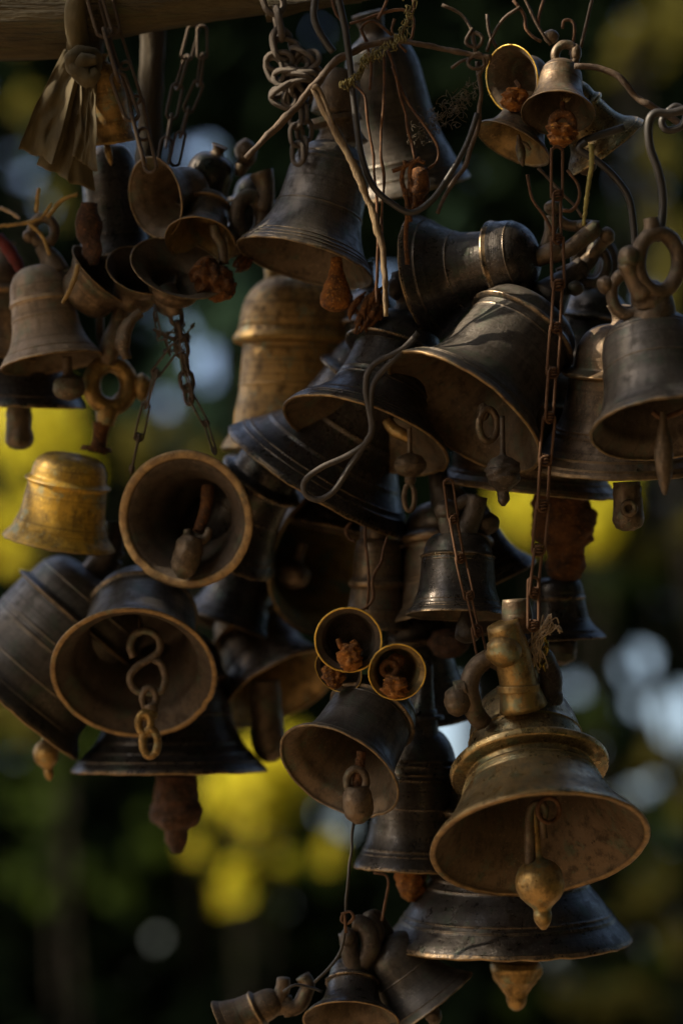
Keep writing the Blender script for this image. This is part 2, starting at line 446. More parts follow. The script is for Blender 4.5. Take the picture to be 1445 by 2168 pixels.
F = 'bronze bells hanging in the cluster'
class Bell:
    def __init__(s, label, cx, cy, R_, H, phi, tau, d, m='black', inner='in_dark', lip='lip', st=None, cat='bell', group=None, spin=0):
        st = st or {}
        phi, tau = math.radians(phi), math.radians(tau)
        c = P(cx, cy, d); k = K(d); s.k = k; s.d = d; s.cx, s.cy = cx, cy
        f = (c - Vector((0, 0, EYE))).normalized()
        r = f.cross(ROT @ Vector((0, 0, 1))).normalized(); u = r.cross(f)
        a = (math.sin(phi) * r + math.cos(phi) * u) * math.cos(tau) + f * math.sin(tau)
        x = (math.cos(phi) * r - math.sin(phi) * u); y = a.cross(x)
        Mw = Matrix(((x[0], y[0], a[0], c[0]), (x[1], y[1], a[1], c[1]), (x[2], y[2], a[2], c[2]), (0, 0, 0, 1)))
        s.M = Mw; s.inv = Mw.inverted(); s.a = a; s.x = x; s.y = y; s.c = c; s.R = R_ * k; s.H = H * k
        s.e = empty('temple_bell', Mw)
        tag(s.e, label, cat, group)
        sd = R.random() * 100
        mb = bell_mesh(st, s.R, s.H, sd)
        s.m = m
        s.body = mb.build('bell_body', [M[m], M[inner], M[lip]], s.e)
    # points on the axis in bell units (t along H, lateral in R)
    def A(s, t, lx=0.0, ly=0.0): return s.c + s.a * (t * s.H) + s.x * (lx * s.R) + s.y * (ly * s.R)
    def part(s, name, mb, m):
        par = s.e
        if name.startswith('clapper_') and getattr(s, 'clapper', None): par = s.clapper
        if name in ('crown_hook', 'crown_pin') and getattr(s, 'stem', None): par = s.stem
        o = mb.build(name, M[m], par, s.inv)
        if name == 'clapper' and not getattr(s, 'clapper', None): s.clapper = o
        if name == 'crown_stem': s.stem = o
        return o
    def stalk(s, L, r, prof=None, m='cast', lump=.12, name='crown_stem', tip=None):
        """a cast stem on the dome, along the axis, length and radius in pixels"""
        mb = MB(); A_ = s.A(.96); B_ = A_ + s.a * (L * s.k + .04 * s.H)
        prof = prof or [(0, 1.25), (.12, 1.1), (.3, .8), (.6, .8), (.85, 1.0), (.95, 1.1), (1, .6)]
        lathe_line(mb, A_, B_, prof, r * s.k, 16, lump, 90); return s.part(name, mb, m)
    def loop(s, ro, ri, off=0, m='cast', stem=None, flat=.8, knob=True, turn=0.0):
        """stem and ring lug with a knob, in the plane across the view; sizes in pixels"""
        stem = stem if stem is not None else ro * .6
        mb = MB(); base = s.A(.97); k = s.k
        lathe_line(mb, base, base + s.a * (stem + ri) * k, [(0, 1.6), (.35, 1.1), (.7, .95), (1, 1.0)], ri * 1.15 * k, 12, .15, 90)
        s.part('crown_stem', mb, m)
        mb = MB(); cc = base + s.a * (stem + ro) * k
        xx = s.x * math.cos(turn) + s.y * math.sin(turn)
        pts = [cc + (xx * math.cos(i / 12 * 2 * math.pi) * flat + s.a * math.sin(i / 12 * 2 * math.pi)) * ro * k for i in range(12)]
        tube(mb, pts, ri * k, seg=10, n=3, closed=True, wob=.2)
        if knob:
            for sx, sa in ((0, 1.25), (-.95, .55), (.95, .55)):
                q = cc + (xx * sx * flat + s.a * sa) * ro * k
                lathe_line(mb, q - s.a * ri * 1.1 * k, q + s.a * ri * 1.25 * k, [(0, .3), (.2, .9), (.5, 1.15), (.8, .85), (1, .2)], ri * k, 10, .3, 120)
        return s.part('crown_loop', mb, m)
    def clap(s, x0, y0, x1, y1, r, kind='ball', m='cast', dd=0, lump=.06, dd1=None):
        """clapper from its pivot to its tip, photo pixels; r is the widest radius"""
        prof = {
            'ball': [(0, .16), (.2, .16), (.40, .17), (.445, .32), (.475, .62), (.53, .87), (.59, .98), (.635, 1), (.69, .96), (.75, .80), (.80, .54), (.84, .36), (.89, .37), (.95, .30), (1, .10)],
            'plainball': [(0, .3), (.3, .3), (.42, .4), (.5, .8), (.63, 1), (.8, .98), (.93, .7), (1, .2)],
            'drop': [(0, .35), (.25, .45), (.5, .75), (.72, 1), (.86, .98), (.95, .7), (1, .3)],
            'lug': [(0, .85), (.2, .9), (.5, .92), (.75, 1), (.92, .8), (1, .35)],
            'spindle': [(0, .3), (.15, .5), (.45, 1), (.7, .9), (.9, .5), (1, .15)],
            'top': [(0, .9), (.12, 1), (.3, .93), (.5, .66), (.68, .42), (.82, .40), (.93, .28), (1, .1)],
            'lumpy': [(0, .80), (.2, .86), (.34, .90), (.45, 1), (.57, .98), (.66, .74), (.71, .50), (.86, .42), (.96, .3), (1, .2)],
            'blob': [(0, .7), (.2, .95), (.5, 1.0), (.8, .85), (1, .3)],
            'big': [(0, .85), (.15, .9), (.35, 1), (.5, .95), (.60, .66), (.72, .62), (.86, .60), (1, .25)],
        }[kind]
        mb = MB(); dd1 = dd if dd1 is None else dd1
        lathe_line(mb, P(x0, y0, s.d + dd), P(x1, y1, s.d + dd1), prof, r * s.k, 28, lump, 2.2 / (r * s.k), seed=x0 * .37, sub=6)
        return s.part('clapper', mb, m)
    def px(s, name, m, items):
        """part from tubes and knobs given in photo pixels"""
        mb = MB()
        for it in items:
            if it[0] == 't': ptube(mb, it[1], it[2], s.d + (it[3] if len(it) > 3 else 0), seg=12, wob=.12)
            elif it[0] == 'r': ring(mb, it[1], it[2], it[3], it[4], it[5], s.d + (it[6] if len(it) > 6 else 0), tilt=(it[7] if len(it) > 7 else 0), wob=.12)
            elif it[0] == 'k':
                x, y, rx, ry, dd = it[1:6]
                lathe_line(mb, P(x, y - ry, s.d + dd), P(x, y + ry, s.d + dd), [(0, .1), (.12, .62), (.3, .95), (.5, 1), (.7, .93), (.88, .6), (1, .1)], rx * s.k, 16, .14, 90, seed=x)
        return s.part(name, mb, m)

# ------------------------------------------------------------------ the setting
def ground():
    xs = np.concatenate([np.linspace(-400, -8, 14), np.linspace(-7, 7, 57), np.linspace(8, 400, 14)])
    ys = np.concatenate([np.linspace(-400, -6, 12), np.linspace(-5, 14, 77), np.linspace(16, 40, 10), np.linspace(60, 900, 14)])
    v, f = [], []
    for y in ys:
        for x in xs:
            z = 0.0
            if y > 2.6: z = -5.5 * (1 - math.exp(-((y - 2.6) / 4.5) ** 1.6)) - max(0, y - 20) * .04
            if abs(x) < 8 and -6 < y < 15:
                z += .05 * noise.noise(Vector((x * .9, y * .9, 0))) + .015 * noise.noise(Vector((x * 5, y * 5, 3)))
            v.append((x, y, z))
    n = len(xs)
    for j in range(len(ys) - 1):
        for i in range(n - 1): f.append((j * n + i, j * n + i + 1, (j + 1) * n + i + 1, (j + 1) * n + i))
    mb = MB(); mb.add(v, f); tag(mb.build('ground', M['earth']), kind='structure')
ground()

def leaves(centers, size, rr, droop=.3):
    """leaf cards (two triangles folded on the midrib) at the given points"""
    n = len(centers)
    c = np.array(centers, dtype=float).reshape(-1, 3)
    rs = np.random.RandomState(rr)
    d = rs.normal(size=(n, 3)); d[:, 2] -= droop; d /= np.linalg.norm(d, axis=1)[:, None]
    e = rs.normal(size=(n, 3)); e -= d * (e * d).sum(1)[:, None]; e /= np.linalg.norm(e, axis=1)[:, None]
    s = size * rs.uniform(.6, 1.35, size=(n, 1))
    nn = np.cross(d, e)
    v = np.stack([c - d * s * .5, c + e * s * .30 + nn * s * .07, c + d * s * .5, c - e * s * .30 + nn * s * .07], axis=1).reshape(-1, 3)
    i = np.arange(n)[:, None] * 4
    f = np.concatenate([i + [[0, 1, 2]], i + [[0, 2, 3]]], axis=0)
    return v, f
def leafobj(name, centers, size, m, parent=None, seed=1, **kw):
    v, f = leaves(centers, size, seed, **kw)
    me = bpy.data.meshes.new(name); me.from_pydata(v.tolist(), [], f.tolist()); me.materials.append(m); me.update()
    o = bpy.data.objects.new(name, me); COL.objects.link(o)
    if parent is not None: o.parent = parent
    return o

def W(x, y, Y):
    """photo pixel at Y metres from the viewer"""
    return P(x, y, (Y - DIST) / S)

NOGAP = []
def tree(name, label, cat, base, top, crown_pts, size, m, seed, trunk_r=.12, limbs=6, group='trees on the slope behind the bells', droop=.3):
    e = empty(name, Matrix.Translation(base)); tag(e, label, cat, group)
    rr = random.Random(seed); mb = MB(); top = Vector(top); base = Vector(base)
    L_ = top - base
    pts = [base + L_ * t + Vector((rr.uniform(-.12, .12), rr.uniform(-.12, .12), 0)) * (0 if t == 0 else 1) for t in (0, .2, .4, .6, .8, 1)]
    tube(mb, pts, [trunk_r * q for q in (1.25, 1, .85, .65, .4, .12)], seg=10, n=4, wob=.15)
    cp = crown_pts
    for i in range(limbs):
        t = rr.uniform(.35, .9); a = base + L_ * t
        q = Vector(cp[rr.randrange(len(cp))])
        mid = (a + q) * .5 + Vector((0, 0, .12))
        tube(mb, [a, mid, q], [trunk_r * .35, trunk_r * .2, trunk_r * .05], seg=6, n=4, wob=.1)
    inv = Matrix.Translation(-base)
    mb.build('trunk', M['bark'], e, inv)
    loc = np.array(cp, dtype=float) - np.array(base)
    leafobj('crown', loc, size, m, e, seed, droop=droop)
    return e

# openings in the dark wall of foliage where the sky shows: x, y, radius (photo pixels), openness
GAPS = [(1428, 1515, 74, 1), (1350, 1408, 40, .93), (1205, 1455, 28, .8), (1262, 1580, 22, .95), (962, 1582, 92, 1), (1010, 1500, 40, .4),
        (445, 765, 52, .93), (272, 318, 55, .9), (425, 335, 55, .7), (715, 1725, 55, .5), (800, 640, 60, .9), (790, 560, 30, .2),
        (1000, 400, 35, .18), (340, 700, 40, .3), (470, 880, 50, .3), (330, 610, 50, .2), (1130, 1480, 40, .25), (1330, 1700, 50, .16), (60, 330, 40, .12),
        (940, 1000, 26, .6), (1000, 1460, 40, .3), (70, 400, 40, .16), (1440, 1640, 40, .25), (150, 2140, 40, .1), (500, 960, 40, .35), (640, 1920, 60, .08),
        (330, 2100, 50, .08), (880, 1900, 40, .2), (1440, 620, 30, .2)]
YW = 8.0
rg_ = random.Random(31)
for cx_, cy_, sx_, sy_, n_ in ((1330, 1650, 110, 230, 26), (1380, 1250, 90, 260, 12), (640, 1800, 120, 110, 14), (430, 800, 90, 130, 16), (1250, 2080, 160, 80, 14), (60, 1150, 80, 160, 10), (90, 300, 70, 90, 7),
                               (300, 2080, 180, 90, 8), (1370, 350, 80, 240, 14), (470, 330, 130, 90, 8), (1080, 1470, 90, 60, 8), (120, 1720, 120, 140, 7)):
    for _ in range(n_): GAPS.append((rg_.gauss(cx_, sx_), rg_.gauss(cy_, sy_), rg_.uniform(9, 21), rg_.uniform(.7, 1)))
GA = np.array(GAPS)
def keep(pts):
    """mask of the points that do not fall in an opening of the thin foliage wall"""
    p = np.array(pts, dtype=float).reshape(-1, 3); c, s_ = math.cos(PITCH), math.sin(PITCH)
    z0 = p[:, 2] - EYE; y = p[:, 1] * c + z0 * s_; z = -p[:, 1] * s_ + z0 * c
    k = y / DIST * S; px = p[:, 0] / k + 722.5; py = 1084 - z / k
    ok = np.ones(len(p), bool); rs = np.random.RandomState(5)
    for gx, gy, gr, op in GA:
        gr = gr + 8
        ang = math.sin(gx * 7.1) * 3; wob_ = 1 + .16 * np.sin(3 * np.arctan2(py - gy, px - gx) + ang)
        q = ((px - gx) ** 2 + (py - gy) ** 2) / (gr * wob_) ** 2
        ok &= ~((q < 1) & (rs.rand(len(p)) < (.995 if op > .9 else .62 + .37 * op)))
    return ok

# trees in a row, crowns merging into one wall; shade put into leaf colour
row = [(-3.6, 8.6), (-2.3, 8.2), (-1.05, 8.7), (-.2, 8.25), (.62, 8.6), (1.8, 8.2), (3.3, 8.6)]
kinds = ['leftmost', 'second', 'third', 'middle', 'third', 'second', 'rightmost']
labs = ['dark evergreen tree far left behind the bells, furthest left of the row', 'dark evergreen tree behind the left bells, second of the row from the left',
        'dark evergreen tree behind the chain knot, third of the row from the left', 'dark evergreen tree right behind the middle of the cluster',
        'dark evergreen tree behind the upper right bells, third of the row from the right', 'dark evergreen tree behind the white glints at right, second from the right',
        'dark evergreen tree at the far right of the blurred row']
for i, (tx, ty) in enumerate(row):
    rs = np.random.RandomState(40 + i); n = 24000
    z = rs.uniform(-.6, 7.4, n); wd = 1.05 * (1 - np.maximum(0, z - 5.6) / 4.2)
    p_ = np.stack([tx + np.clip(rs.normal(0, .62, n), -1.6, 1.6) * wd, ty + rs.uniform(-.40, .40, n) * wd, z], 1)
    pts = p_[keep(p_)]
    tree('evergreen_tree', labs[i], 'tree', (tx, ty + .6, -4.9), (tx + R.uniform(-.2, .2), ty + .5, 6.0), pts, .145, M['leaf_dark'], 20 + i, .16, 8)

def clump(x, y, Y, rx, ry, n, dz=.35):
    o = []; c = W(x, y, Y); k = Y / DIST * S
    while len(o) < n * 1.25:      # foliage gathers in sprays at the twig ends
        a = Vector((R.gauss(0, .62), R.gauss(0, .5), R.gauss(0, .62))); sp = R.uniform(4, 12) * k
        for _ in range(R.randint(4, 16)):
            o.append((c.x + a.x * rx * k + R.gauss(0, sp), c.y + a.y * dz + R.gauss(0, .04), c.z + a.z * ry * k + R.gauss(0, sp)))
    m_ = keep(o)
    return [q for q, g_ in zip(o, m_) if g_]
def shrub(name, label, mkey, blobs, Y, seed, size=.07, cat='tree', root=None):
    pts = []
    for b in blobs: pts += clump(b[0], b[1], Y + R.uniform(-.2, .2), b[2], b[3], b[4])
    mx = sum(p[0] for p in pts) / len(pts); zt = max(p[2] for p in pts)
    rx_ = root if root is not None else mx
    base = (rx_, Y + 2.0, -5.0)
    tree(name, label, cat, base, (mx, Y + 1.9, zt), pts, size, M[mkey], seed, .035, 5)
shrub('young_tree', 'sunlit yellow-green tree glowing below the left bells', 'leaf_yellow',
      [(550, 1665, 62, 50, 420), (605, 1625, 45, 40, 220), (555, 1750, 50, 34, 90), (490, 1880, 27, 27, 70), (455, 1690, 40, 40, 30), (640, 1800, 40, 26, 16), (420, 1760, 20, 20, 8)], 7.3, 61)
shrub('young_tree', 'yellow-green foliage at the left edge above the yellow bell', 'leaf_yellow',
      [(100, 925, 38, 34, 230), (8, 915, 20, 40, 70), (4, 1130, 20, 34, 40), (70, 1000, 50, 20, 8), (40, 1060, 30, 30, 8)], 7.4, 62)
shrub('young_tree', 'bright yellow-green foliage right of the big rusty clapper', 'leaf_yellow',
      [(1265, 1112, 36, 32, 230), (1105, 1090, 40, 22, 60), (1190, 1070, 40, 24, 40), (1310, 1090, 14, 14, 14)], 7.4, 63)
shrub('olive_tree', 'olive green foliage blurred along the right edge', 'leaf_olive',
      [(1352, 40, 36, 34, 60), (1425, 60, 20, 30, 20), (1400, 380, 36, 60, 40), (1420, 520, 30, 60, 50), (1370, 700, 40, 90, 24), (1425, 940, 26, 26, 30), (1350, 1190, 30, 26, 24), (1440, 1100, 20, 24, 16),
       (1385, 1600, 34, 28, 60), (1330, 1670, 26, 26, 26), (1430, 1690, 24, 30, 26), (1310, 1760, 24, 24, 16), (1360, 1880, 26, 26, 36), (1428, 1985, 22, 28, 34), (1290, 2110, 28, 22, 18), (1180, 2130, 28, 20, 14), (1380, 2120, 20, 20, 12), (1300, 1960, 16, 16, 8)], 7.5, 64, .08, root=2.2)
shrub('olive_tree', 'olive green foliage blurred along the left edge beside the cloth', 'leaf_olive',
      [(60, 215, 26, 34, 26), (80, 1130, 50, 26, 34), (30, 1540, 34, 30, 34), (90, 1480, 20, 20, 10), (290, 950, 50, 30, 26), (430, 960, 50, 30, 34), (110, 400, 20, 20, 8)], 7.5, 65, .08, root=-2.4)
shrub('leafy_tree', 'mid green tree blurred under the lower left bells', 'leaf_mid',
      [(150, 1580, 90, 50, 60), (110, 1720, 80, 50, 80), (130, 1860, 70, 40, 90), (260, 1900, 40, 30, 30), (330, 1820, 60, 50, 60), (450, 1800, 60, 50, 70), (540, 2000, 60, 40, 30),
       (690, 1850, 60, 50, 50), (640, 1730, 60, 40, 60), (500, 1520, 50, 40, 40), (640, 1960, 40, 30, 16)], 7.7, 66, .08)
shrub('leafy_tree', 'mid green tree blurred behind the lower right bells', 'leaf_mid',
      [(1350, 1800, 70, 60, 80), (1400, 2080, 60, 40, 40), (1120, 1400, 60, 50, 40), (1330, 1250, 70, 40, 50), (1080, 2120, 60, 30, 24), (1250, 1480, 60, 50, 40), (1400, 850, 50, 60, 50)], 7.7, 67, .08)
shrub('grey_green_tree', 'grey-green tree blurred around the pale opening by the knotted chain', 'leaf_teal',
      [(400, 840, 80, 70, 200), (480, 700, 60, 50, 90), (370, 650, 40, 40, 40), (450, 420, 50, 30, 16), (90, 400, 40, 30, 24), (970, 420, 24, 24, 10), (520, 620, 30, 30, 24)], 7.6, 68, .08)

# tree added out of view toward the sun, its crown keeping direct sun off
pts = []
cc = Vector((0.0, 1.65, 1.55)) + SUNV * 2.1
while len(pts) < 2300:
    a = Vector((R.gauss(0, .5), R.gauss(0, .5), R.gauss(0, .45)))
    if a.length < 1.5: pts.append(tuple(cc + a))
SHADE = tree('shade_tree', 'broad dark tree standing left of the cluster, shading the bells', 'tree', (-2.9, 2.3, 0), (cc.x - .3, cc.y, cc.z + .6), pts, .12, M['leaf_mid'], 90, .14, 12)

# unseen trees added round the place to cut sky light on the bells
for i, (tx, ty, r_, z0, z1, lab) in enumerate([(2.9, 1.1, 1.7, .2, 4.6, 'broad tree standing to the right of the bells, out of the picture'), (2.4, -1.7, 1.6, .2, 4.6, 'broad tree behind the viewer to the right'),
        (.0, -3.4, 1.6, .5, 5.0, 'broad tree right behind the viewer'), (-2.6, -3.4, 1.5, 1.2, 5.0, 'broad tree behind the viewer to the left'), (.9, .1, 2.2, 3.4, 5.4, 'high tree whose branches roof the place over the bells'), (6.2, 6.4, 2.0, -2, 6, 'tree right of the slope behind the bells'), (-6.4, 7.6, 1.6, -2, 3.0, 'low tree left of the slope behind the bells')]):
    pts = []
    while len(pts) < 3000:
        a = Vector((R.gauss(0, .5), R.gauss(0, .5), R.random()))
        if a.xy.length < 1.1: pts.append((tx + a.x * r_, ty + a.y * r_, z0 + a.z * (z1 - z0)))
    tree('broad_tree', lab, 'tree', (tx, ty + (.6 if i != 4 else 1.9), -.1 if ty < 3 else -4.5), (tx, ty, z1 - .4), pts, .34, M['leaf_mid'], 120 + i, .16, 8, group='trees of the grove round the place')

# ------------------------------------------------------------------ the bells (back to front)
G = F
def B(*a, **k):
    k.setdefault('group', G); return Bell(*a, **k)

# --- lower right
b = B('large shiny aged-brass bell at lower right, mouth tipped toward the viewer, ball clapper hanging out', 1141, 1789, 232, 380, -8, 28, -140, 'brass', 'in_brown', 'lip',
      dict(fz=.49, fr=.735, wr=.585, dr=.53, fw=.045, bands=[.355, .375, .395, .68], th=.06, dome=.6))
b.clap(1128, 1700, 1150, 1968, 52, 'ball', 'castgold', 0, .03)
b.px('clapper_ring', 'wire', [('r', 1160, 1715, 26, 26, 5, -8, .5)])
b.px('clapper_hook', 'cast', [('t', [(1122, 1830), (1120, 1770), (1122, 1715), (1140, 1700), (1152, 1712), (1148, 1740), (1152, 1775)], [12, 11, 9, 9, 9, 9, 7], -6)])
b.px('crown_stem', 'castgold', [('t', [(1106, 1500, 70), (1095, 1440, 60), (1078, 1370, 50), (1062, 1320, 40)], [52, 40, 42, 36]), ('k', 1066, 1378, 40, 38, 30), ('t', [(1098, 1465, 60), (1097, 1450, 60)], [46, 46])])
b.px('crown_pin', 'cast', [('t', [(1092, 1340, 70), (1094, 1300, 70), (1092, 1268, 70)], [30, 32, 29]), ('t', [(1094, 1308, 70), (1094, 1302, 70)], [33, 33])])
b.px('crown_hook', 'cast', [('t', [(1060, 1400, 60), (1030, 1395, 50), (1002, 1420, 45), (992, 1460, 40), (1000, 1500, 45), (1022, 1532, 60)], [22, 20, 20, 22, 22, 20]), ('k', 968, 1484, 30, 34, 36), ('t', [(962, 1462, 36), (985, 1456, 38)], [20, 22])])
b.px('crown_hook', 'castdark', [('t', [(1120, 1370, 90), (1150, 1400, 110), (1160, 1450, 115), (1150, 1500, 110)], [26, 26, 30, 26]), ('k', 1160, 1480, 28, 36, 110)])
b = B('large dark bronze bell hanging behind the brass one at lower right, wide banded lip', 1074, 1990, 262, 400, -1, -9, 270, 'black', 'in_dark', 'lip',
      dict(fz=.70, fr=.62, wr=.52, dr=.50, fw=.03, bands=[.115, .145, .30, .345, .80], th=.05, flare=1.25))
b.clap(1091, 2035, 1092, 2140, 54, 'top', 'castgold', -20, .10)
b.stalk(60, 28)
b = B('slim black bell with a long neck, half hidden behind the lower right bells', 874, 1838, 127, 300, 2, -4, 250, 'black', 'in_dark', 'lip',
      dict(kind='plain', fz=.50, wr=.70, bands=[.095, .125, .42, .62, .66, .72, .76], th=.05, flare=.7))
b.px('neck', 'black', [('t', [(884, 1590), (888, 1545), (890, 1500)], [56, 40, 34]), ('t', [(890, 1522), (890, 1514)], [50, 48]), ('t', [(890, 1512), (896, 1470), (900, 1400)], [30, 22, 14])])
b.clap(868, 1825, 872, 1908, 31, 'blob', 'orust', 0, .2)
b = B('dark grey bell tipped left in front of the cluster centre, below the two small cups', 717, 1634, 142, 225, 31, 33, -20, 'slate', 'in_brown', 'darklip',
      dict(fz=.74, fr=.72, wr=.665, dr=.66, fw=.025, bands=[.05, .69, .86], th=.045, dome=.45, flare=.8))
b.clap(765, 1590, 752, 1690, 11, 'lug', 'rust', -20, .2)
b.px('clapper_lug', 'cast', [('r', 754, 1655, 20, 27, 9, -25)])
b.clap(755, 1665, 760, 1744, 32, 'blob', 'cast', -30, .05)
b.stalk(40, 24)
b = B('dark bell with a swept lip showing right of the slim black bell', 905, 1520, 118, 260, -8, -10, 430, 'black', 'in_dark', 'darklip', dict(fz=.66, fr=.62, wr=.58, bands=[.08, .3, .34]))
b.stalk(60, 20)

# --- small cups in the middle
b = B('small round bell cup facing the viewer with bright golden rim, the larger of the two', 737, 1355, 72, 100, 15, 78, -90, 'brown', 'in_dark', 'goldlip', dict(kind='plain', fz=.5, wr=.72, dr=.68, th=.06, bands=[.1]))
b.clap(740, 1362, 740, 1422, 25, 'blob', 'orust', 4, .35)
b.px('clapper_hook', 'orust', [('t', [(715, 1352), (722, 1368), (740, 1378), (752, 1368), (745, 1356)], [5, 7, 8, 8, 6], 4)])
b = B('small round bell cup facing the viewer with golden rim, right-hand and smaller of the pair', 840, 1423, 62, 95, -10, 76, -90, 'brown', 'in_gold', 'goldlip', dict(kind='plain', fz=.5, wr=.72, dr=.68, th=.06, bands=[.1]))
b.px('clapper_ring', 'rust', [('r', 824, 1416, 15, 15, 7, 20), ('k', 838, 1400, 18, 18, 34)])
b.clap(840, 1432, 832, 1480, 25, 'blob', 'orust', 6, .4)
b = B('thin dark cup tucked under the golden-rimmed cup, rust clapper inside', 716, 1420, 54, 80, 40, 50, 20, 'black', 'in_dark', 'goldlip', dict(kind='plain', fz=.5, wr=.75, dr=.7, th=.03, bands=[]))
b.clap(700, 1405, 712, 1458, 21, 'blob', 'orust', 0, .4); 

# --- centre right
b = B('dark banded bell hanging upright right of centre, chain across its front', 966, 1303, 109, 178, 1, 6, 70, 'black', 'in_brown', 'darklip',
      dict(fz=.70, fr=.735, wr=.705, dr=.66, fw=.02, bands=[.07, .10, .16, .64], th=.045, dome=.6, flare=.85))
b.clap(985, 1270, 990, 1362, 26, 'drop', 'castdark', -10, .1)
b.px('crown_loop', 'castdark', [('t', [(966, 1150), (950, 1110), (945, 1070)], [30, 24, 18]), ('t', [(975, 1140), (1000, 1090), (1010, 1050)], [28, 22, 24]), ('k', 946, 1082, 26, 26, 0), ('k', 1030, 1108, 26, 26, 30), ('t', [(960, 1075), (985, 1060), (1010, 1060)], 14)])
b = B('large brown bell leaning behind the banded one, swollen shoulder at its left', 945, 1325, 125, 270, -2, 12, 300, 'brown', 'in_dark', 'darklip',
      dict(fz=.66, fr=.84, wr=.76, dr=.66, fw=.05, bands=[.1, .3, .34], th=.05, flare=.7))
b.clap(945, 1330, 960, 1392, 42, 'blob', 'redrust', 0, .2)
b.px('crown_stem', 'castdark', [('t', [(950, 1080), (935, 1040), (925, 1000)], [40, 28, 20])])
b = B('dark bell leaning right behind the banded one, flared lip toward the rusty lump', 1045, 1225, 96, 190, -24, -7, 400, 'black', 'in_dark', 'lip', dict(fz=.62, fr=.6, wr=.55, bands=[.08, .12, .2]))
b.stalk(30, 20)
b = B('dark upright bell with flat shoulder behind the crown of the brass bell', 1186, 1352, 98, 130, -3, -2, 330, 'black', 'in_dark', 'darklip',
      dict(fz=.66, fr=.60, wr=.565, dr=.55, fw=.03, bands=[.1, .13, .30, .5, .76], th=.05, dome=.35))
b.clap(1187, 1350, 1187, 1408, 34, 'blob', 'castdark', 0, .1)
b = B('very wide bell seen edge-on at right centre, great rusty clapper below it', 1118, 1034, 193, 270, 6, -3, 330, 'brown', 'in_dark', 'lip',
      dict(fz=.66, fr=.82, wr=.78, dr=.7, bands=[.04, .09, .3], th=.05, flare=.9))
b.clap(1190, 1040, 1197, 1237, 66, 'big', 'rust', -20, .15)
b = B('big dark bell tipped left at right centre, wide mouth with a dark teardrop clapper', 980, 875, 194, 295, 36, 24, 0, 'slate', 'in_brown', 'lip',
      dict(fz=.80, fr=.66, wr=.60, dr=.60, fw=.025, bands=[.075, .10, .72], th=.045, dome=.5, flare=.85))
b.px('clapper_ring', 'cast', [('r', 1032, 900, 20, 34, 8, 0, .4), ('k', 1022, 872, 14, 20, 20)])
b.clap(1062, 880, 1065, 1072, 36, 'ball', 'castdark', -20, .12)
b.px('crown_stem', 'castdark', [('t', [(1150, 640, 100), (1185, 605, 120), (1205, 585, 130), (1235, 560, 130)], [50, 30, 22, 22]), ('k', 1217, 610, 18, 17, 100), ('t', [(1225, 575, 130), (1250, 545, 130), (1266, 505, 130)], [20, 16, 17]), ('r', 1250, 560, 34, 40, 11, 140)])
b = B('dark blue-grey bell lying on its side at upper right of centre, crown pointing right', 905, 588, 136, 250, 77, -24, 190, 'black', 'in_dark', 'lip',
      dict(fz=.66, fr=.635, wr=.50, dr=.59, fw=.03, bands=[.10, .32, .84], th=.04, flare=1.15, dome=.7))
b.px('crown_loop', 'cast', [('t', [(1112, 552, -90), (1140, 545, -100), (1165, 535, -105), (1185, 528, -105)], [34, 20, 22, 20]), ('t', [(1150, 540, -95), (1162, 500, -95), (1170, 460, -95)], [17, 14, 17]), ('k', 1170, 440, 20, 17, -95),
                           ('t', [(1172, 462, -95), (1205, 478, -90), (1235, 478, -90), (1265, 482, -90)], [13, 12, 13, 16]), ('t', [(1160, 545, -105), (1200, 530, -110), (1240, 500, -110), (1262, 480, -105)], [17, 17, 19, 18]), ('t', [(1180, 580, -60), (1225, 560, -60), (1262, 530, -70), (1280, 500, -90)], [13, 12, 13, 18]), ('k', 1283, 500, 17, 20, -95), ('k', 1232, 478, 14, 12, -100)])
b = B('dark bell in front centre with a thin worn flange, hooked clapper hanging from its mouth', 773, 923, 186, 285, 19.5, 20, 120, 'black', 'in_brown', 'lip',
      dict(fz=.70, fr=.60, wr=.475, dr=.50, fw=.02, bands=[.055, .085, .15, .37, .42], th=.04, flare=1.1, dome=.6))
b.px('clapper_lug', 'castgold', [('t', [(818, 890, 20), (835, 912, 10), (852, 920, 0), (866, 930, 0)], [12, 14, 13, 12])])
b.clap(866, 905, 868, 1030, 34, 'ball', 'cast', -10, .10)
b.px('clapper_hook', 'cast', [('r', 866, 1053, 11, 28, 6, -12)])
b.px('crown_stem', 'castdark', [('t', [(858, 670, 80), (862, 640, 80), (850, 600, 70), (845, 575, 70)], [32, 24, 26, 18]), ('k', 838, 610, 20, 26, 60)])
b = B('very large black bell slanting down right beneath the front centre bell', 672, 1018, 222, 330, 31.5, -9, 370, 'black', 'in_dark', 'lip',
      dict(fz=.70, fr=.60, wr=.52, dr=.52, fw=.025, bands=[.085, .12, .22, .42], th=.05, flare=1.1))
b.clap(765, 1090, 795, 1160, 24, 'drop', 'castdark', 0, .1)
b.stalk(50, 30)
b = B('warm brown brass bell with a bulging flange, hanging left of centre behind the black bells', 634, 955, 166, 372, 2, 2, 560, 'gold', 'in_dark', 'lip',
      dict(fz=.63, fr=.90, wr=.77, dr=.82, fw=.035, bands=[.13, .36, .70], th=.05, flare=.75, dome=.6))
b.px('neck', 'castgold', [('t', [(592, 640, 0), (590, 600), (592, 560)], [36, 30, 34])])
b = B('large dull bronze bell at upper centre, pear-shaped rust clapper under its mouth', 645, 556, 151, 268, 16, 15, 130, 'slate', 'in_brown', 'darklip',
      dict(kind='plain', fz=.58, wr=.60, bands=[.05, .08, .12, .43, .80, .85], th=.035, flare=.95))
b.clap(712, 545, 712, 660, 34, 'drop', 'orust', -10, .08)
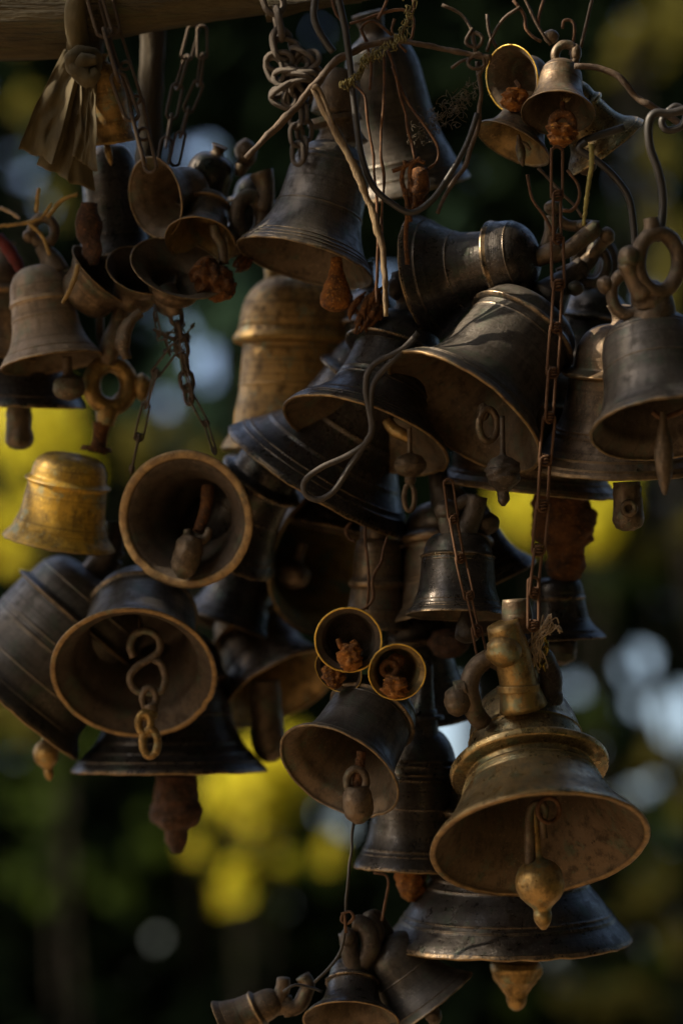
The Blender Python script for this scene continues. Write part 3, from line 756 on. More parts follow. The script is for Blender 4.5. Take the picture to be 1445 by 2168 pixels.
b.px('neck', 'cast', [('t', [(722, 305, 70), (718, 270, 70), (708, 245, 70)], [60, 42, 46]), ('t', [(708, 262, 70), (706, 250, 70)], [58, 56]), ('t', [(708, 245, 70), (718, 190, 70), (725, 150, 70)], [50, 48, 34])])
b = B('big dull grey bell at top centre behind the rusty wires, mouth hidden', 866, 402, 132, 330, -13, -4, 420, 'slate', 'in_dark', 'darklip',
      dict(kind='plain', fz=.6, wr=.62, bands=[.1, .2], th=.05, flare=1.0))
b.stalk(50, 34, m='castdark')
b.clap(884, 390, 882, 440, 22, 'blob', 'rust', -60, .2)

b = B('dark bell deep in the middle of the cluster behind the dusty brown column', 700, 1120, 90, 200, 12, 4, 520, 'black', 'in_dark', 'darklip', dict(bands=[.1, .4]))
b = B('dark bell shoulder in the gap above the front centre bell, crown among the rusty wires', 800, 800, 100, 190, -6, 0, 420, 'black', 'in_dark', 'darklip', dict(bands=[.1, .4]))
b.px('crown_stem', 'castdark', [('t', [(786, 640), (778, 600), (775, 560)], [26, 18, 16])])

# --- right edge
b = B('big brown-grey bell at right, lip sweeping under the front bell, lug clapper below', 1308, 985, 190, 300, 1, -9, 90, 'brown', 'in_dark', 'darklip',
      dict(fz=.66, fr=.64, wr=.565, dr=.50, fw=.025, bands=[.045, .10, .24, .275], th=.05, flare=1.15, dome=.6))
b.clap(1325, 1020, 1330, 1124, 33, 'lug', 'cast', -40, .08)
b.px('clapper_lug', 'cast', [('r', 1330, 1076, 13, 13, 6, -76)])
b.stalk(40, 26)
b = B('nearest dark bell cut by the right edge, ringed crown and long pointed clapper', 1404, 908, 160, 262, -8, 24, -250, 'slate', 'in_dark', 'darklip',
      dict(kind='plain', fz=.55, wr=.70, bands=[.06, .52, .80, .84], th=.04, flare=.75))
b.clap(1402, 870, 1406, 1048, 19, 'spindle', 'cast', -20, .1)
b.px('clapper_ring', 'wire', [('t', [(1380, 872), (1400, 884), (1430, 876), (1460, 860)], 6, 0)])
b.px('crown_loop', 'cast', [('r', 1328, 622, 34, 44, 13, 20), ('k', 1280, 604, 17, 20, 20), ('r', 1392, 555, 46, 62, 17, 0, .3), ('k', 1330, 545, 24, 26, -20), ('t', [(1380, 700, 40), (1378, 640, 30), (1362, 620, 10)], [60, 46, 34]), ('t', [(1362, 625, 0), (1340, 590, -10), (1325, 555, -20)], [26, 20, 20]), ('t', [(1375, 505, 0), (1378, 480, 0), (1376, 462, 0)], [18, 17, 15])])
b = B('dark bell wedged behind the crowns at right, only its shoulder showing', 1240, 790, 120, 180, 8, 0, 420, 'black', 'in_dark', 'darklip', dict(bands=[.1, .4]))
b.px('crown_loop', 'castdark', [('t', [(1262, 640), (1278, 590), (1290, 550)], [34, 26, 22]), ('r', 1262, 555, 34, 44, 13), ('k', 1240, 610, 18, 20, -20)])

# --- top right small bells
b = B('small upturned bell at top right with orange rim, rust lump inside, topmost of its bunch', 1083, 167, 73, 90, 82, 50, 20, 'brown', 'in_brown', 'goldlip', dict(kind='plain', fz=.5, wr=.62, th=.05, bands=[.1]))
b.px('clapper_hook', 'rust', [('t', [(1090, 170), (1098, 182), (1096, 196), (1082, 202)], [4, 6, 7, 6], -4)])
b.clap(1092, 188, 1084, 236, 24, 'blob', 'orust', -20, .4); 
b = B('small brown bell at upper right tipped right, golden inside, below the orange-rimmed one', 1084, 305, 87, 118, 27, 22, 40, 'brown', 'in_gold', 'darklip', dict(kind='plain', fz=.55, wr=.58, th=.04, bands=[.08, .5], flare=.9))
b.clap(1096, 285, 1106, 352, 10, 'spindle', 'cast', -10, .15)
b.px('clapper_hook', 'cast', [('t', [(1100, 300), (1112, 306), (1122, 318)], [3, 5, 3], -12)])
b = B('small dark bell at upper right with ring crown, rusty eye clapper in its open mouth', 1180, 240, 79, 130, 4, 37, -60, 'brown', 'in_brown', 'darklip', dict(kind='plain', fz=.55, wr=.60, th=.04, bands=[.08, .6, .8]))
b.px('crown_loop', 'cast', [('r', 1196, 118, 22, 24, 10, 50), ('t', [(1192, 165, 60), (1196, 145, 55)], [24, 18]), ('k', 1166, 78, 17, 16, 70), ('k', 1218, 112, 13, 20, 50)])
b.px('clapper_ring', 'rust', [('r', 1190, 262, 21, 22, 10, -20), ('t', [(1190, 215), (1190, 240)], 5, 0)])
b.clap(1188, 262, 1186, 312, 29, 'blob', 'orust', -14, .35)
b = B('small brassy bell at upper right swung out to the right, outside showing', 1282, 312, 97, 165, -36, -8, 70, 'brass', 'in_brown', 'lip', dict(fz=.60, fr=.60, wr=.53, dr=.50, fw=.04, th=.045, bands=[.07, .5], flare=.9))
b.clap(1246, 318, 1236, 370, 22, 'blob', 'cast', 0, .1)
b.stalk(26, 16)

# --- upper left cluster
G = F
b = B('tall oval bell mouth turned left at upper left, golden-brown inside', 329, 419, 89, 128, 78, 38, 190, 'brown', 'in_brown', 'lip', dict(kind='plain', fz=.5, wr=.62, th=.05, bands=[.1]))
b.stalk(20, 14)
b = B('open-mouthed brown bell under the crown lug at upper left, curved strip clapper', 424, 512, 77, 130, 12, 42, 170, 'brown', 'in_gold', 'lip', dict(fz=.72, fr=.72, wr=.62, dr=.60, th=.045, bands=[.08]))
b.px('clapper', 'cast', [('t', [(452, 475), (458, 500), (470, 520), (474, 560)], [9, 12, 11, 10], -10)])
b = B('flat oval bell mouth turned upward at left, rust clapper lying in it', 380, 567, 108, 84, 196, 34, 150, 'brown', 'in_brown', 'lip', dict(kind='plain', fz=.5, wr=.52, th=.045, bands=[.1]))
b.clap(415, 560, 492, 628, 34, 'blob', 'rust', -5, .35)
b.stalk(30, 22)
b = B('dark oval bell mouth half under the flat one at left', 300, 572, 78, 100, 196, 38, 200, 'brown', 'in_dark', 'lip', dict(kind='plain', fz=.5, wr=.62, th=.045, bands=[.1]))
b.px('neck', 'cast', [('t', [(345, 618, -10), (362, 640, -20), (372, 668, -20)], [30, 26, 14])])
b = B('narrow brown bell edge slanting down left of the two upturned mouths', 222, 582, 90, 90, 222, 16, 260, 'brown', 'in_brown', 'lip', dict(kind='plain', fz=.5, wr=.7, th=.05, bands=[.1]))
b = B('smooth black bell behind the oval mouth at upper left', 246, 545, 85, 240, -4, 4, 360, 'black', 'in_dark', 'darklip', dict(kind='plain', fz=.5, wr=.72, bands=[.2], flare=.8))
b = B('small dark bell in shadow right of the tall oval mouth', 418, 440, 66, 120, 20, -8, 330, 'black', 'in_dark', 'darklip', dict(kind='plain', fz=.5, wr=.75, bands=[.5]))
b.stalk(20, 16)
b = B('dark bell behind the crown lug of the upper centre bell', 525, 540, 80, 170, 6, 5, 420, 'black', 'in_dark', 'darklip', dict(bands=[.1]))
b.px('crown_loop', 'cast', [('r', 528, 460, 30, 44, 17, -210, .5), ('t', [(556, 450, -200), (562, 400, -200), (552, 365, -200)], [20, 20, 26]), ('t', [(510, 480, -210), (492, 505, -210), (505, 540, -210)], [18, 22, 16]), ('k', 520, 325, 22, 32, -120), ('t', [(512, 350, -120), (505, 372, -120)], [18, 10])])
b.clap(505, 545, 525, 570, 18, 'blob', 'rust', -200, .4)
b = B('pale dusty bell at left with round clapper, lit along its left side', 110, 768, 110, 210, -9, 11, 280, 'tan', 'in_brown', 'lip', dict(fz=.62, fr=.64, wr=.615, dr=.60, fw=.03, bands=[.1, .45], th=.05, flare=.9, dome=.65))
b.clap(142, 755, 148, 848, 33, 'plainball', 'cast', -20, .04)
b.px('crown_loop', 'cast', [('t', [(118, 580, 20), (105, 545, 20), (85, 520, 20)], [34, 22, 14]), ('r', 92, 488, 24, 28, 11, 20), ('k', 62, 500, 13, 15, 20)])
b = B('broad dark bell half out of frame at left under the dusty bell, lug clapper below', 50, 858, 128, 260, 2, -1, 470, 'black', 'in_dark', 'lip', dict(bands=[.08, .3]))
b.clap(40, 862, 42, 952, 30, 'lug', 'cast', -60, .06)
b = B('dark brown bell cut by the left edge beside the dusty bell', -8, 760, 95, 220, 4, 3, 400, 'brown', 'in_dark', 'lip', dict(bands=[.1, .4]))
b.stalk(30, 24)
b = B('yellowish brass bell behind the knotted cloth at top left', 238, 300, 52, 165, -8, -4, 150, 'gold', 'in_gold', 'lip', dict(kind='plain', fz=.55, wr=.82, bands=[.5], flare=.6))
b.clap(222, 290, 236, 350, 8, 'spindle', 'castgold', 0, .1)
b.stalk(20, 18, m='castgold')

# --- left lower cluster
b = B('flat-shouldered bell at left with rubbed yellow paint on its waist', 124, 1148, 120, 190, 9, -9, 330, 'paint', 'in_brown', 'lip', dict(fz=.68, fr=.76, wr=.70, dr=.66, fw=.03, bands=[.17], th=.05, flare=.85, dome=.45))
b.px('neck', 'rust', [('t', [(205, 960), (212, 925), (216, 895)], [20, 16, 20]), ('t', [(203, 955), (204, 945)], [34, 30])])
b.px('crown_loop', 'castgold', [('r', 233, 815, 42, 46, 20, 0, .35), ('k', 300, 820, 20, 30, 10), ('k', 190, 820, 16, 16, 0), ('t', [(222, 900), (228, 870), (232, 858)], [20, 24, 22])])
b.px('shackle', 'cast', [('t', [(262, 640, -30), (250, 690, -30), (236, 730, -30), (228, 770, -20)], [18, 20, 24, 16]), ('t', [(214, 640), (212, 700), (222, 760)], [8, 9, 8])])
b = B('big round bell mouth with a thick brown lip facing the viewer at left', 393, 1100, 149, 235, 62, 70, 170, 'brown', 'in_dark', 'lip', dict(fz=.66, fr=.64, wr=.60, th=.13, bands=[.1], lw=1.0))
b.px('clapper_shaft', 'rust', [('t', [(440, 1030, 60), (436, 1075, 40), (420, 1125, 20)], [14, 13, 12])])
b.px('clapper_lug', 'cast', [('t', [(396, 1120), (400, 1138), (418, 1146), (436, 1138), (444, 1118)], [8, 10, 12, 10, 7], 10)])
b.clap(408, 1135, 384, 1225, 30, 'blob', 'cast', 0, .08)
b = B('large open bell mouth at lower left with brass S-hook and link clapper inside', 284, 1427, 178, 268, 8, 50, 210, 'slate', 'in_dark', 'lip', dict(fz=.74, fr=.70, wr=.66, dr=.64, fw=.03, th=.07, bands=[.1], dome=.5, flare=.8))
b.px('clapper_hook', 'cast', [('t', [(283, 1392), (276, 1370), (284, 1345), (310, 1335), (335, 1350), (338, 1376), (318, 1395), (292, 1410), (276, 1432), (284, 1458), (310, 1468), (342, 1462), (350, 1432), (340, 1405), (325, 1396)], 8.5, -10), ('t', [(296, 1310, 40), (297, 1345, 10)], 3.5)])
b.px('clapper_lug', 'cast', [('r', 316, 1478, 14, 22, 8, -14), ('t', [(318, 1490, -14), (322, 1512, -14)], [16, 14])])
b.px('clapper', 'castgold', [('r', 306, 1530, 13, 20, 9, -26), ('r', 318, 1572, 16, 28, 9, -26), ('k', 316, 1512, 18, 18, -14)])
b = B('wide flat dark bell behind the open mouth at lower left, straight banded lip', 359, 1632, 209, 300, 0, -1.5, 520, 'black', 'in_dark', 'lip', dict(bands=[.07, .13, .2, .4], th=.05, flare=.9, fr=.62))
b.clap(372, 1640, 375, 1806, 53, 'lumpy', 'redrust', -20, .14)
b = B('large dark bell leaning in from the left edge at lower left, brass ball clapper', 20, 1483, 190, 320, 41, -4, 470, 'slate', 'in_dark', 'lip', dict(fz=.70, fr=.87, wr=.80, dr=.76, fw=.02, bands=[.1, .25, .45, .5, .85], th=.05, flare=.5, dome=.4))
b.clap(84, 1500, 106, 1652, 27, 'ball', 'castgold', -30, .05)
b.px('crown_stem', 'castdark', [('t', [(170, 1260), (205, 1215), (232, 1175)], [60, 38, 34]), ('t', [(226, 1190, -10), (238, 1150, -10), (240, 1105, -10)], [22, 26, 20]), ('t', [(234, 1165, -10), (238, 1158, -10)], [30, 30]), ('t', [(238, 1135, -10), (240, 1128, -10)], [28, 28])])
b = B('dark bell with a blue sheen right behind the thick-lipped mouth', 470, 1150, 130, 250, 32, -20, 430, 'black', 'in_dark', 'darklip', dict(bands=[.1, .4]))
b = B('large shadowed bell mouth left of centre with green patina inside', 705, 1185, 168, 270, -66, 50, 560, 'brown', 'in_green', 'lip', dict(fz=.7, fr=.66, wr=.66, th=.06, bands=[.06, .1], flare=.7))
b.clap(640, 1150, 615, 1245, 34, 'plainball', 'cast', -30, .05)
b = B('shadowed bell facing down right at lower centre, brassy inside, holed lug clapper', 598, 1460, 140, 225, -29, 24, 600, 'brown', 'in_gold', 'lip', dict(bands=[.07, .12, .4], th=.05))
b.clap(560, 1440, 572, 1612, 36, 'lug', 'cast', -60, .05)
b.px('clapper_lug', 'cast', [('r', 571, 1580, 14, 14, 6, -92)])
b = B('small dusty brown bell column under the slanting black bell, behind two wires', 796, 1330, 72, 190, 1, -3, 300, 'brown', 'in_dark', 'darklip', dict(fz=.50, fr=.86, wr=.76, dr=.72, fw=.05, th=.05, bands=[.1, .14, .7], dome=.22))
b.px('crown_stem', 'cast', [('t', [(790, 1190), (788, 1150), (778, 1110)], [34, 28, 16]), ('k', 798, 1125, 20, 32, -20)])
b = B('shadowed dark bell between the two large mouths at left', 480, 1330, 110, 200, 20, 5, 620, 'black', 'in_dark', 'darklip', dict(bands=[.1]))

# --- bottom
b = B('small black bell at the bottom edge with a twisted lug crown, mouth just in frame', 742, 2162, 102, 140, 3, 24, 90, 'black', 'in_brown', 'lip', dict(fz=.62, fr=.58, wr=.52, dr=.50, th=.05, bands=[.1, .14], dome=.6))
b.px('crown_loop', 'castdark', [('t', [(752, 2050, 40), (740, 2010, 30), (736, 1975, 30)], [28, 20, 20]), ('t', [(765, 2045, 40), (785, 2000, 30), (770, 1960, 30), (745, 1955, 30)], [20, 22, 20, 18]), ('k', 736, 1985, 17, 22, 20), ('t', [(790, 2010, 60), (796, 1975, 60), (780, 1930, 60)], [12, 18, 14])])
b = B('dusty dark bell at bottom right of the small black one, swung out to the right', 905, 2130, 118, 170, -37, -6, 170, 'slate', 'in_dark', 'darklip', dict(kind='plain', fz=.6, wr=.60, bands=[.1, .5], th=.05))
b.clap(905, 2125, 925, 2168, 18, 'blob', 'castdark', -20, .1)
b.px('crown_stem', 'castdark', [('t', [(838, 2030, 20), (815, 1985, 20), (790, 1935, 20)], [38, 24, 16]), ('k', 795, 1945, 16, 20, 0)])
b = B('small bell lying on its side at the very bottom left of the bunch, warm sheen', 478, 2175, 62, 130, 62, -10, 150, 'brown', 'in_dark', 'lip', dict(fz=.6, fr=.7, wr=.66, bands=[.12], dome=.5))
b.px('crown_loop', 'cast', [('t', [(585, 2125), (598, 2095), (600, 2070)], [20, 16, 14]), ('t', [(590, 2130), (630, 2130), (650, 2090), (640, 2066)], [20, 17, 17, 16]), ('t', [(605, 2110, 0), (615, 2150, 0)], [12, 14])])
# ------------------------------------------------------------------ chains
link_cache = {}
def link_mesh(kind, m):
    if (kind, m) in link_cache: return link_cache[(kind, m)]
    mb = MB()
    if kind == 'oval': hw, r = .33, .115
    elif kind == 'wire': hw, r = .115, .030
    else: hw, r = .15, .040
    pts = []
    for i in range(7):
        a = math.pi * i / 6; pts.append(Vector((hw * math.cos(a), 0, .5 - hw + hw * math.sin(a))))
    for i in range(7):
        a = math.pi + math.pi * i / 6; pts.append(Vector((hw * math.cos(a), 0, -.5 + hw + hw * math.sin(a))))
    tube(mb, pts, r, seg=8, n=2, closed=True, wob=.12)
    if kind == 'wire':      # the twist where the wire end is wrapped round
        for j in range(3):
            z = -.5 + .05 + j * .055
            tube(mb, [Vector(((r * 2.2) * math.cos(a), (r * 2.0) * math.sin(a), z + .05 * a / 6.28)) for a in [k * 6.28 / 8 for k in range(8)]], r * .8, seg=5, n=2, closed=True)
    o = mb.build('chain_link', M[m]); me = o.data; bpy.data.objects.remove(o)
    link_cache[(kind, m)] = me; return me
def chain(name, label, pts, L_, kind='wire', m='wire', d=0, group=None, over=.16, jit=.12, tw=math.pi / 2, t0=.35):
    V = [P(p[0], p[1], d + (p[2] if len(p) > 2 else 0)) for p in pts]
    path = catmull(V, 12) if len(V) > 2 else catmull(V, 12)
    k = K(d); step = L_ * (1 - over) * k
    e = empty(name, Matrix.Translation(V[0])); tag(e, label, 'chain', group)
    me = link_mesh(kind, m); me_inv = Matrix.Translation(-V[0])
    cum = [0]
    for i in range(1, len(path)): cum.append(cum[-1] + (path[i] - path[i - 1]).length)
    def at(s):
        for i in range(1, len(cum)):
            if cum[i] >= s:
                t = (s - cum[i - 1]) / max(cum[i] - cum[i - 1], 1e-9); return path[i - 1].lerp(path[i], t)
        return path[-1]
    s = 0; i = 0; first = None
    while s < cum[-1] - step * .4:
        a, b_ = at(s), at(min(s + step, cum[-1])); c = (a + b_) * .5; z = (a - b_).normalized()
        x = z.cross(Vector((0, 1, 0))).normalized(); y = z.cross(x)
        an = t0 + (i % 2) * tw + R.uniform(-jit, jit) * 2
        X = x * math.cos(an) + y * math.sin(an); Y = z.cross(X)
        sc_ = L_ * k * R.uniform(.96, 1.04)
        Mt = Matrix(((X[0], Y[0], z[0], c[0]), (X[1], Y[1], z[1], c[1]), (X[2], Y[2], z[2], c[2]), (0, 0, 0, 1))) @ Matrix.Scale(sc_, 4)
        o = bpy.data.objects.new('chain_link', me); COL.objects.link(o); o.parent = e
        o.matrix_local = me_inv @ Mt
        s += step; i += 1
    return e
CG = 'wire-link chains the bells hang from'
chain('wire_chain', 'long rusty wire-link chain hanging down the right bells from the small top bunch', [(1178, 320), (1178, 470), (1180, 620), (1170, 760), (1162, 880), (1150, 1010), (1145, 1120), (1130, 1220), (1128, 1300)], 112, 'wire', 'wire', -110, CG, t0=.3, tw=.5)
chain('wire_chain', 'rusty wire-link chain in front of the banded bell, running down to the brass crown', [(948, 1020), (962, 1120), (980, 1210), (1003, 1310), (1022, 1400)], 98, 'wire', 'wire', -60, CG, t0=.2, tw=.6)
chain('iron_chain', 'brown long-link chain at top left in front of the log and cloth', [(196, -20), (222, 70), (245, 150), (272, 220), (305, 340)], 112, 'long', 'chain', 60, CG, t0=.5, tw=.9)
chain('iron_chain', 'second long-link chain beside the first at top left, falling to the oval bell', [(222, -10), (240, 60), (262, 130), (285, 200), (300, 270), (318, 350)], 92, 'long', 'chain', 90, CG, t0=-.4, tw=.7)
chain('iron_chain', 'dim long-link chain under the log, left one of two', [(410, 60), (392, 130), (372, 200), (355, 290), (345, 350)], 76, 'long', 'chain', 260, CG)
chain('iron_chain', 'dim long-link chain under the log, right one of two', [(428, 60), (428, 120), (420, 180), (395, 240), (372, 340)], 70, 'long', 'chain', 250, CG)
chain('iron_chain', 'thick grey oval-link chain hanging from the log top centre', [(570, -30), (588, 40), (600, 110)], 66, 'oval', 'grey_iron', 60, CG, t0=.3)
chain('iron_chain', 'thick grey chain wound in a bunched knot beside the bent twig', [(588, 95), (640, 115), (665, 140), (610, 128), (575, 128), (590, 165), (650, 160), (672, 170), (600, 185), (585, 205), (630, 215), (625, 190), (650, 165), (600, 160)], 54, 'oval', 'grey_iron', 60, CG, t0=.6, over=.3, jit=.5)
chain('iron_chain', 'grey chain hanging straight down below the bunched knot', [(620, 190), (625, 240), (628, 290), (632, 350)], 46, 'oval', 'grey_iron', 70, CG, t0=.7)
chain('iron_chain', 'second short grey chain below the bunched knot, nearer the upper centre bell', [(640, 180), (645, 240), (643, 300), (640, 340)], 46, 'oval', 'grey_iron', 80, CG, t0=.2)
chain('wire_chain', 'tangled wire chain below the upturned mouths at left', [(328, 640), (335, 700), (360, 715), (385, 690), (395, 735), (360, 745), (350, 700), (380, 720), (400, 700)], 52, 'wire', 'chain', 200, CG, over=.4, jit=.7)
chain('wire_chain', 'wire chain running down left from the tangle to the thick-lipped mouth', [(372, 735), (330, 790), (312, 850), (295, 920), (278, 1000)], 84, 'wire', 'chain', 190, CG, t0=.3)
chain('wire_chain', 'wire chain running down right from the tangle to the thick-lipped mouth', [(388, 720), (395, 790), (405, 840), (430, 880), (455, 960)], 74, 'wire', 'chain', 180, CG, t0=.5)
chain('iron_chain', 'short dark oval chain beside the wire chain below the upturned mouths', [(370, 650), (378, 700), (390, 760), (400, 845)], 42, 'oval', 'chain', 205, CG, t0=.5)

# ------------------------------------------------------------------ wires, cables, cords, twigs
def wire(name, label, pts, r, m, d=0, cat='wire', wob=.15, seg=8, n=6, group=None, flat=1.0):
    if cat in ('wire', 'twig', 'branch') and len(pts) > 2:
        q = []; rad = r if isinstance(r, (list, tuple)) else [r] * len(pts); r2 = []
        for i in range(len(pts) - 1):
            a, b_ = pts[i], pts[i + 1]; L_ = math.hypot(a[0] - b_[0], a[1] - b_[1]); m_ = max(1, int(L_ / 26))
            for k_ in range(m_):
                t_ = k_ / m_; j_ = 0 if k_ == 0 else 2.2
                q.append((a[0] + (b_[0] - a[0]) * t_ + R.uniform(-j_, j_), a[1] + (b_[1] - a[1]) * t_ + R.uniform(-j_, j_), R.uniform(-4, 4))); r2.append((rad[i] + (rad[i + 1] - rad[i]) * t_) * R.uniform(.62, .86))
        q.append((pts[-1][0], pts[-1][1], 0)); r2.append(rad[-1] * .8); pts, r = q, r2; n = 3
    mb = MB(); ptube(mb, pts, r, d, seg=seg, n=n, wob=wob, flat=flat)
    c = mb.v[0].copy()
    o = mb.build(name, M[m], None, Matrix.Translation(-c)); o.location = c
    return tag(o, label, cat, group)
WG = 'wires and cords tying the bells'
wire('bent_twig', 'brown bent twig running from the bell crowns up to the top centre', [(520, 335), (590, 265), (660, 185), (715, 125), (770, 98), (830, 84)], [9, 11, 11, 11, 11, 10], 'vine', -40, 'twig', .3, 10)
wire('bent_twig', 'brown twig bridging right from top centre to the small orange-rimmed bell', [(826, 84), (880, 92), (960, 108), (1040, 122)], [10, 9, 9, 8], 'vine', -30, 'twig', .3, 10)
wire('thick_wire', 'grey-brown twisted wire sweeping from the small bells out to the right edge', [(1215, 140), (1262, 143), (1305, 160), (1345, 205), (1390, 232), (1420, 250), (1460, 278)], [8, 10, 10, 10, 10, 9, 9], 'vine', -80, 'wire', .2, 10)
wire('black_hook', 'black cable hooked over the twisted wire at right, bending down to the ringed crown', [(1450, 232), (1415, 240), (1385, 240), (1372, 262), (1374, 310), (1392, 362), (1402, 420), (1398, 480), (1386, 510)], 9, 'cable', -210, 'cable', .05, 12)
wire('black_hook', 'loop of black cable wound round the twisted wire at the right edge', [(1420, 232), (1400, 255), (1410, 275), (1440, 268), (1450, 240), (1430, 225), (1412, 236)], 7.5, 'cable', -160, 'cable', .05, 10)
wire('black_cable', 'black cable behind the twine going down right to the ringed crown', [(1240, 300), (1225, 312), (1232, 322), (1262, 340), (1300, 375), (1330, 420), (1340, 480), (1342, 520)], 7.5, 'cable', -90, 'cable', .05, 12)
wire('black_cable', 'short black cable end lying across the small brassy bell', [(1222, 318), (1230, 300), (1262, 288), (1320, 270)], [7, 7, 8, 8], 'cable', -60, 'cable', .05, 10)
wire('black_cable', 'long black cable dropping from the top and looping under the rusty hook', [(712, -20), (730, 60), (742, 150), (752, 240), (765, 330), (790, 395), (835, 435), (872, 450), (912, 425), (945, 380), (985, 310), (1010, 240)], [7.5, 7.5, 7, 7, 7, 7, 7, 7, 7, 6.5, 6, 6], 'cable', -60, 'cable', .05, 12)
wire('black_cable', 'short stiff black cable end at top centre pointing down', [(668, -10), (664, 30), (672, 60), (690, 90), (705, 110)], 8, 'cable', -60, 'cable', .05, 10)
wire('peeled_branch', 'pale peeled branch hooked over the twig, slanting down past the upper centre bell', [(662, 186), (690, 240), (728, 310), (765, 390), (790, 450), (806, 510), (815, 590), (817, 670)], [9, 12, 12, 11, 10, 10, 8, 6], 'stick', -70, 'branch', .35, 10)
wire('peeled_branch', 'thin second strand of the peeled branch at its hooked top', [(662, 190), (668, 182), (680, 198), (695, 235), (705, 262)], [7, 8, 7, 6, 4], 'stick', -82, 'branch', .3, 8)
wire('brown_wire', 'brown wire curving from the small bunch down to the lying bell', [(1010, 130), (1018, 200), (1008, 280), (985, 350), (950, 400), (925, 452)], [8, 7, 7, 7, 6, 6], 'vine', -10, 'wire', .2, 8)
rw = [[(745, 175), (770, 200), (778, 260), (790, 330), (795, 400), (800, 520), (798, 640)], [(812, 110), (812, 200), (806, 300), (812, 400), (806, 520), (812, 640)],
      [(820, 105), (840, 170), (858, 240), (870, 300), (880, 345)], [(830, 140), (862, 215), (905, 275), (925, 310), (925, 340), (905, 358)],
      [(762, 60), (775, 90), (785, 140), (782, 190)], [(740, 50), (800, 30), (850, 20), (875, 40), (865, 90), (830, 70), (835, 40)], [(780, 95), (765, 60), (790, 45), (830, 75)],
      [(860, 110), (845, 90), (855, 60), (875, 20), (872, -10)], [(700, -10), (712, 30), (740, 60)], [(800, 40), (815, 10), (822, -10)]]
rl = ['rusty wire hanging from the top knot, left of the straight pair', 'straight rusty wire falling past the grey bell', 'rusty wire running to the rusty hook on the grey bell', 'outer rusty wire bowing right to the rusty hook',
      'short rusty wire end in the top centre knot', 'looped rusty wire wound round the top centre knot', 'small rusty loop in the top centre knot', 'rusty wire leaving the knot upward at top centre', 'thin rusty wire entering from the top, left of the knot', 'short rusty wire above the knot']
for p, l in zip(rw, rl): wire('rusty_wire', l, p, 4.5, 'wire', -20, 'wire', .2, 7, group=WG)
# rusty hook bundle on the grey bell
mb = MB()
for it in ([(858, 340), (850, 380), (862, 430), (868, 470)], [(890, 335), (870, 350), (868, 380), (878, 420), (872, 450)], [(830, 362), (850, 355), (880, 340), (900, 345)], [(858, 400), (862, 450), (858, 500), (862, 560)]):
    ptube(mb, it, 5, -30, seg=8, wob=.2)
lathe_line(mb, P(888, 352, -20), P(884, 425, -20), [(0, .5), (.2, 1), (.7, 1), (1, .4)], 20 * S, 14, .35, 80)
o = mb.build('rusty_hook', M['rust'], None); tag(o, 'rusty hook bundle hanging in front of the dull grey bell', 'hook')
tw = [([(1190, 60), (1192, 45), (1205, 42), (1215, 55), (1212, 90), (1205, 115)], 'narrow rusty loop standing on the ring crown at top right'), ([(1100, -20), (1130, 40), (1150, 75), (1165, 95)], 'dark wire from the top edge to the ring crown'),
      ([(935, 10), (975, 30), (1000, 70), (1005, 115)], 'brown wire arching into the twig knot at top right'), ([(1100, 15), (1065, 40), (1040, 80), (1030, 110)], 'brown wire curling right of the twig knot'), ([(1085, 0), (1108, 30), (1112, 60), (1130, 80), (1145, 88)], 'rusty wire hooked beside the ring crown'),
      ([(1030, 30), (1035, 70), (1050, 100)], 'short pale wire end in the twig knot'), ([(1150, 0), (1140, 30), (1138, 55)], 'short rusty wire at the top above the small bells'), ([(1115, 370), (1125, 420), (1150, 455), (1168, 490)], 'rusty wire from the small brown bell to the lying bell crown'),
      ([(1138, 355), (1175, 395), (1215, 435), (1232, 460)], 'dark wire crossing behind the long chain'), ([(1200, 360), (1222, 390), (1225, 420), (1210, 445), (1190, 445)], 'rusty wire bent back beside the long chain'), ([(955, 145), (975, 130), (1000, 122)], 'forked twig end left of the knot'),
      ([(1255, -10), (1240, 50), (1228, 100)], 'dark wire at the top right behind the ring crown'), ([(818, 650), (815, 600)], 'short wire end by the bark bundle')]
for p, l in tw: wire('tie_wire', l, p, 5, 'vine' if 'rusty' not in l else 'wire', 0, 'wire', .2, 7, group=WG)
for p, l in (([(990, 112), (1010, 122), (1030, 118), (1025, 140), (1000, 145), (990, 130), (1012, 112), (1025, 135), (1012, 160)], 'knot of wire round the twig joint at top right'),
             ([(1000, 60), (985, 90), (1010, 100), (1020, 80), (1000, 70), (1008, 120)], 'loose curl of wire above the twig joint')):
    wire('wire_knot', l, p, 6, 'vine', -30, 'wire', .2, 8)
wire('green_twine', 'olive twine hanging below the small brassy bell', [(1250, 305), (1252, 340), (1245, 390), (1240, 430), (1234, 478)], [6, 5.5, 5, 5, 4], 'green', -120, 'twine', .5, 8, 10)
wire('looped_cord', 'dusty black cord with a big loop hanging over the front centre bell', [(885, 705), (850, 740), (800, 765), (778, 790), (774, 830), (786, 900), (776, 935), (735, 965), (680, 990), (645, 1018), (646, 1045), (672, 1058), (706, 1040), (742, 985), (775, 935), (788, 905), (784, 870), (788, 820), (805, 790), (840, 755), (880, 715)],
     6.5, 'cord', -60, 'cord', .15, 10, 6)
wire('thin_wire', 'thin dark wire dropping from the grey bell clapper to the bottom bunch', [(748, 1742), (744, 1800), (735, 1880), (731, 1960), (722, 2010), (700, 2045), (665, 2080)], 4.5, 'cable', 20, 'wire', .1, 7)
wire('thin_wire', 'thin wire curving down from under the slim black bell', [(790, 1848), (815, 1852), (822, 1870), (815, 1910), (808, 1950)], 4, 'wire', 120, 'wire', .1, 7)
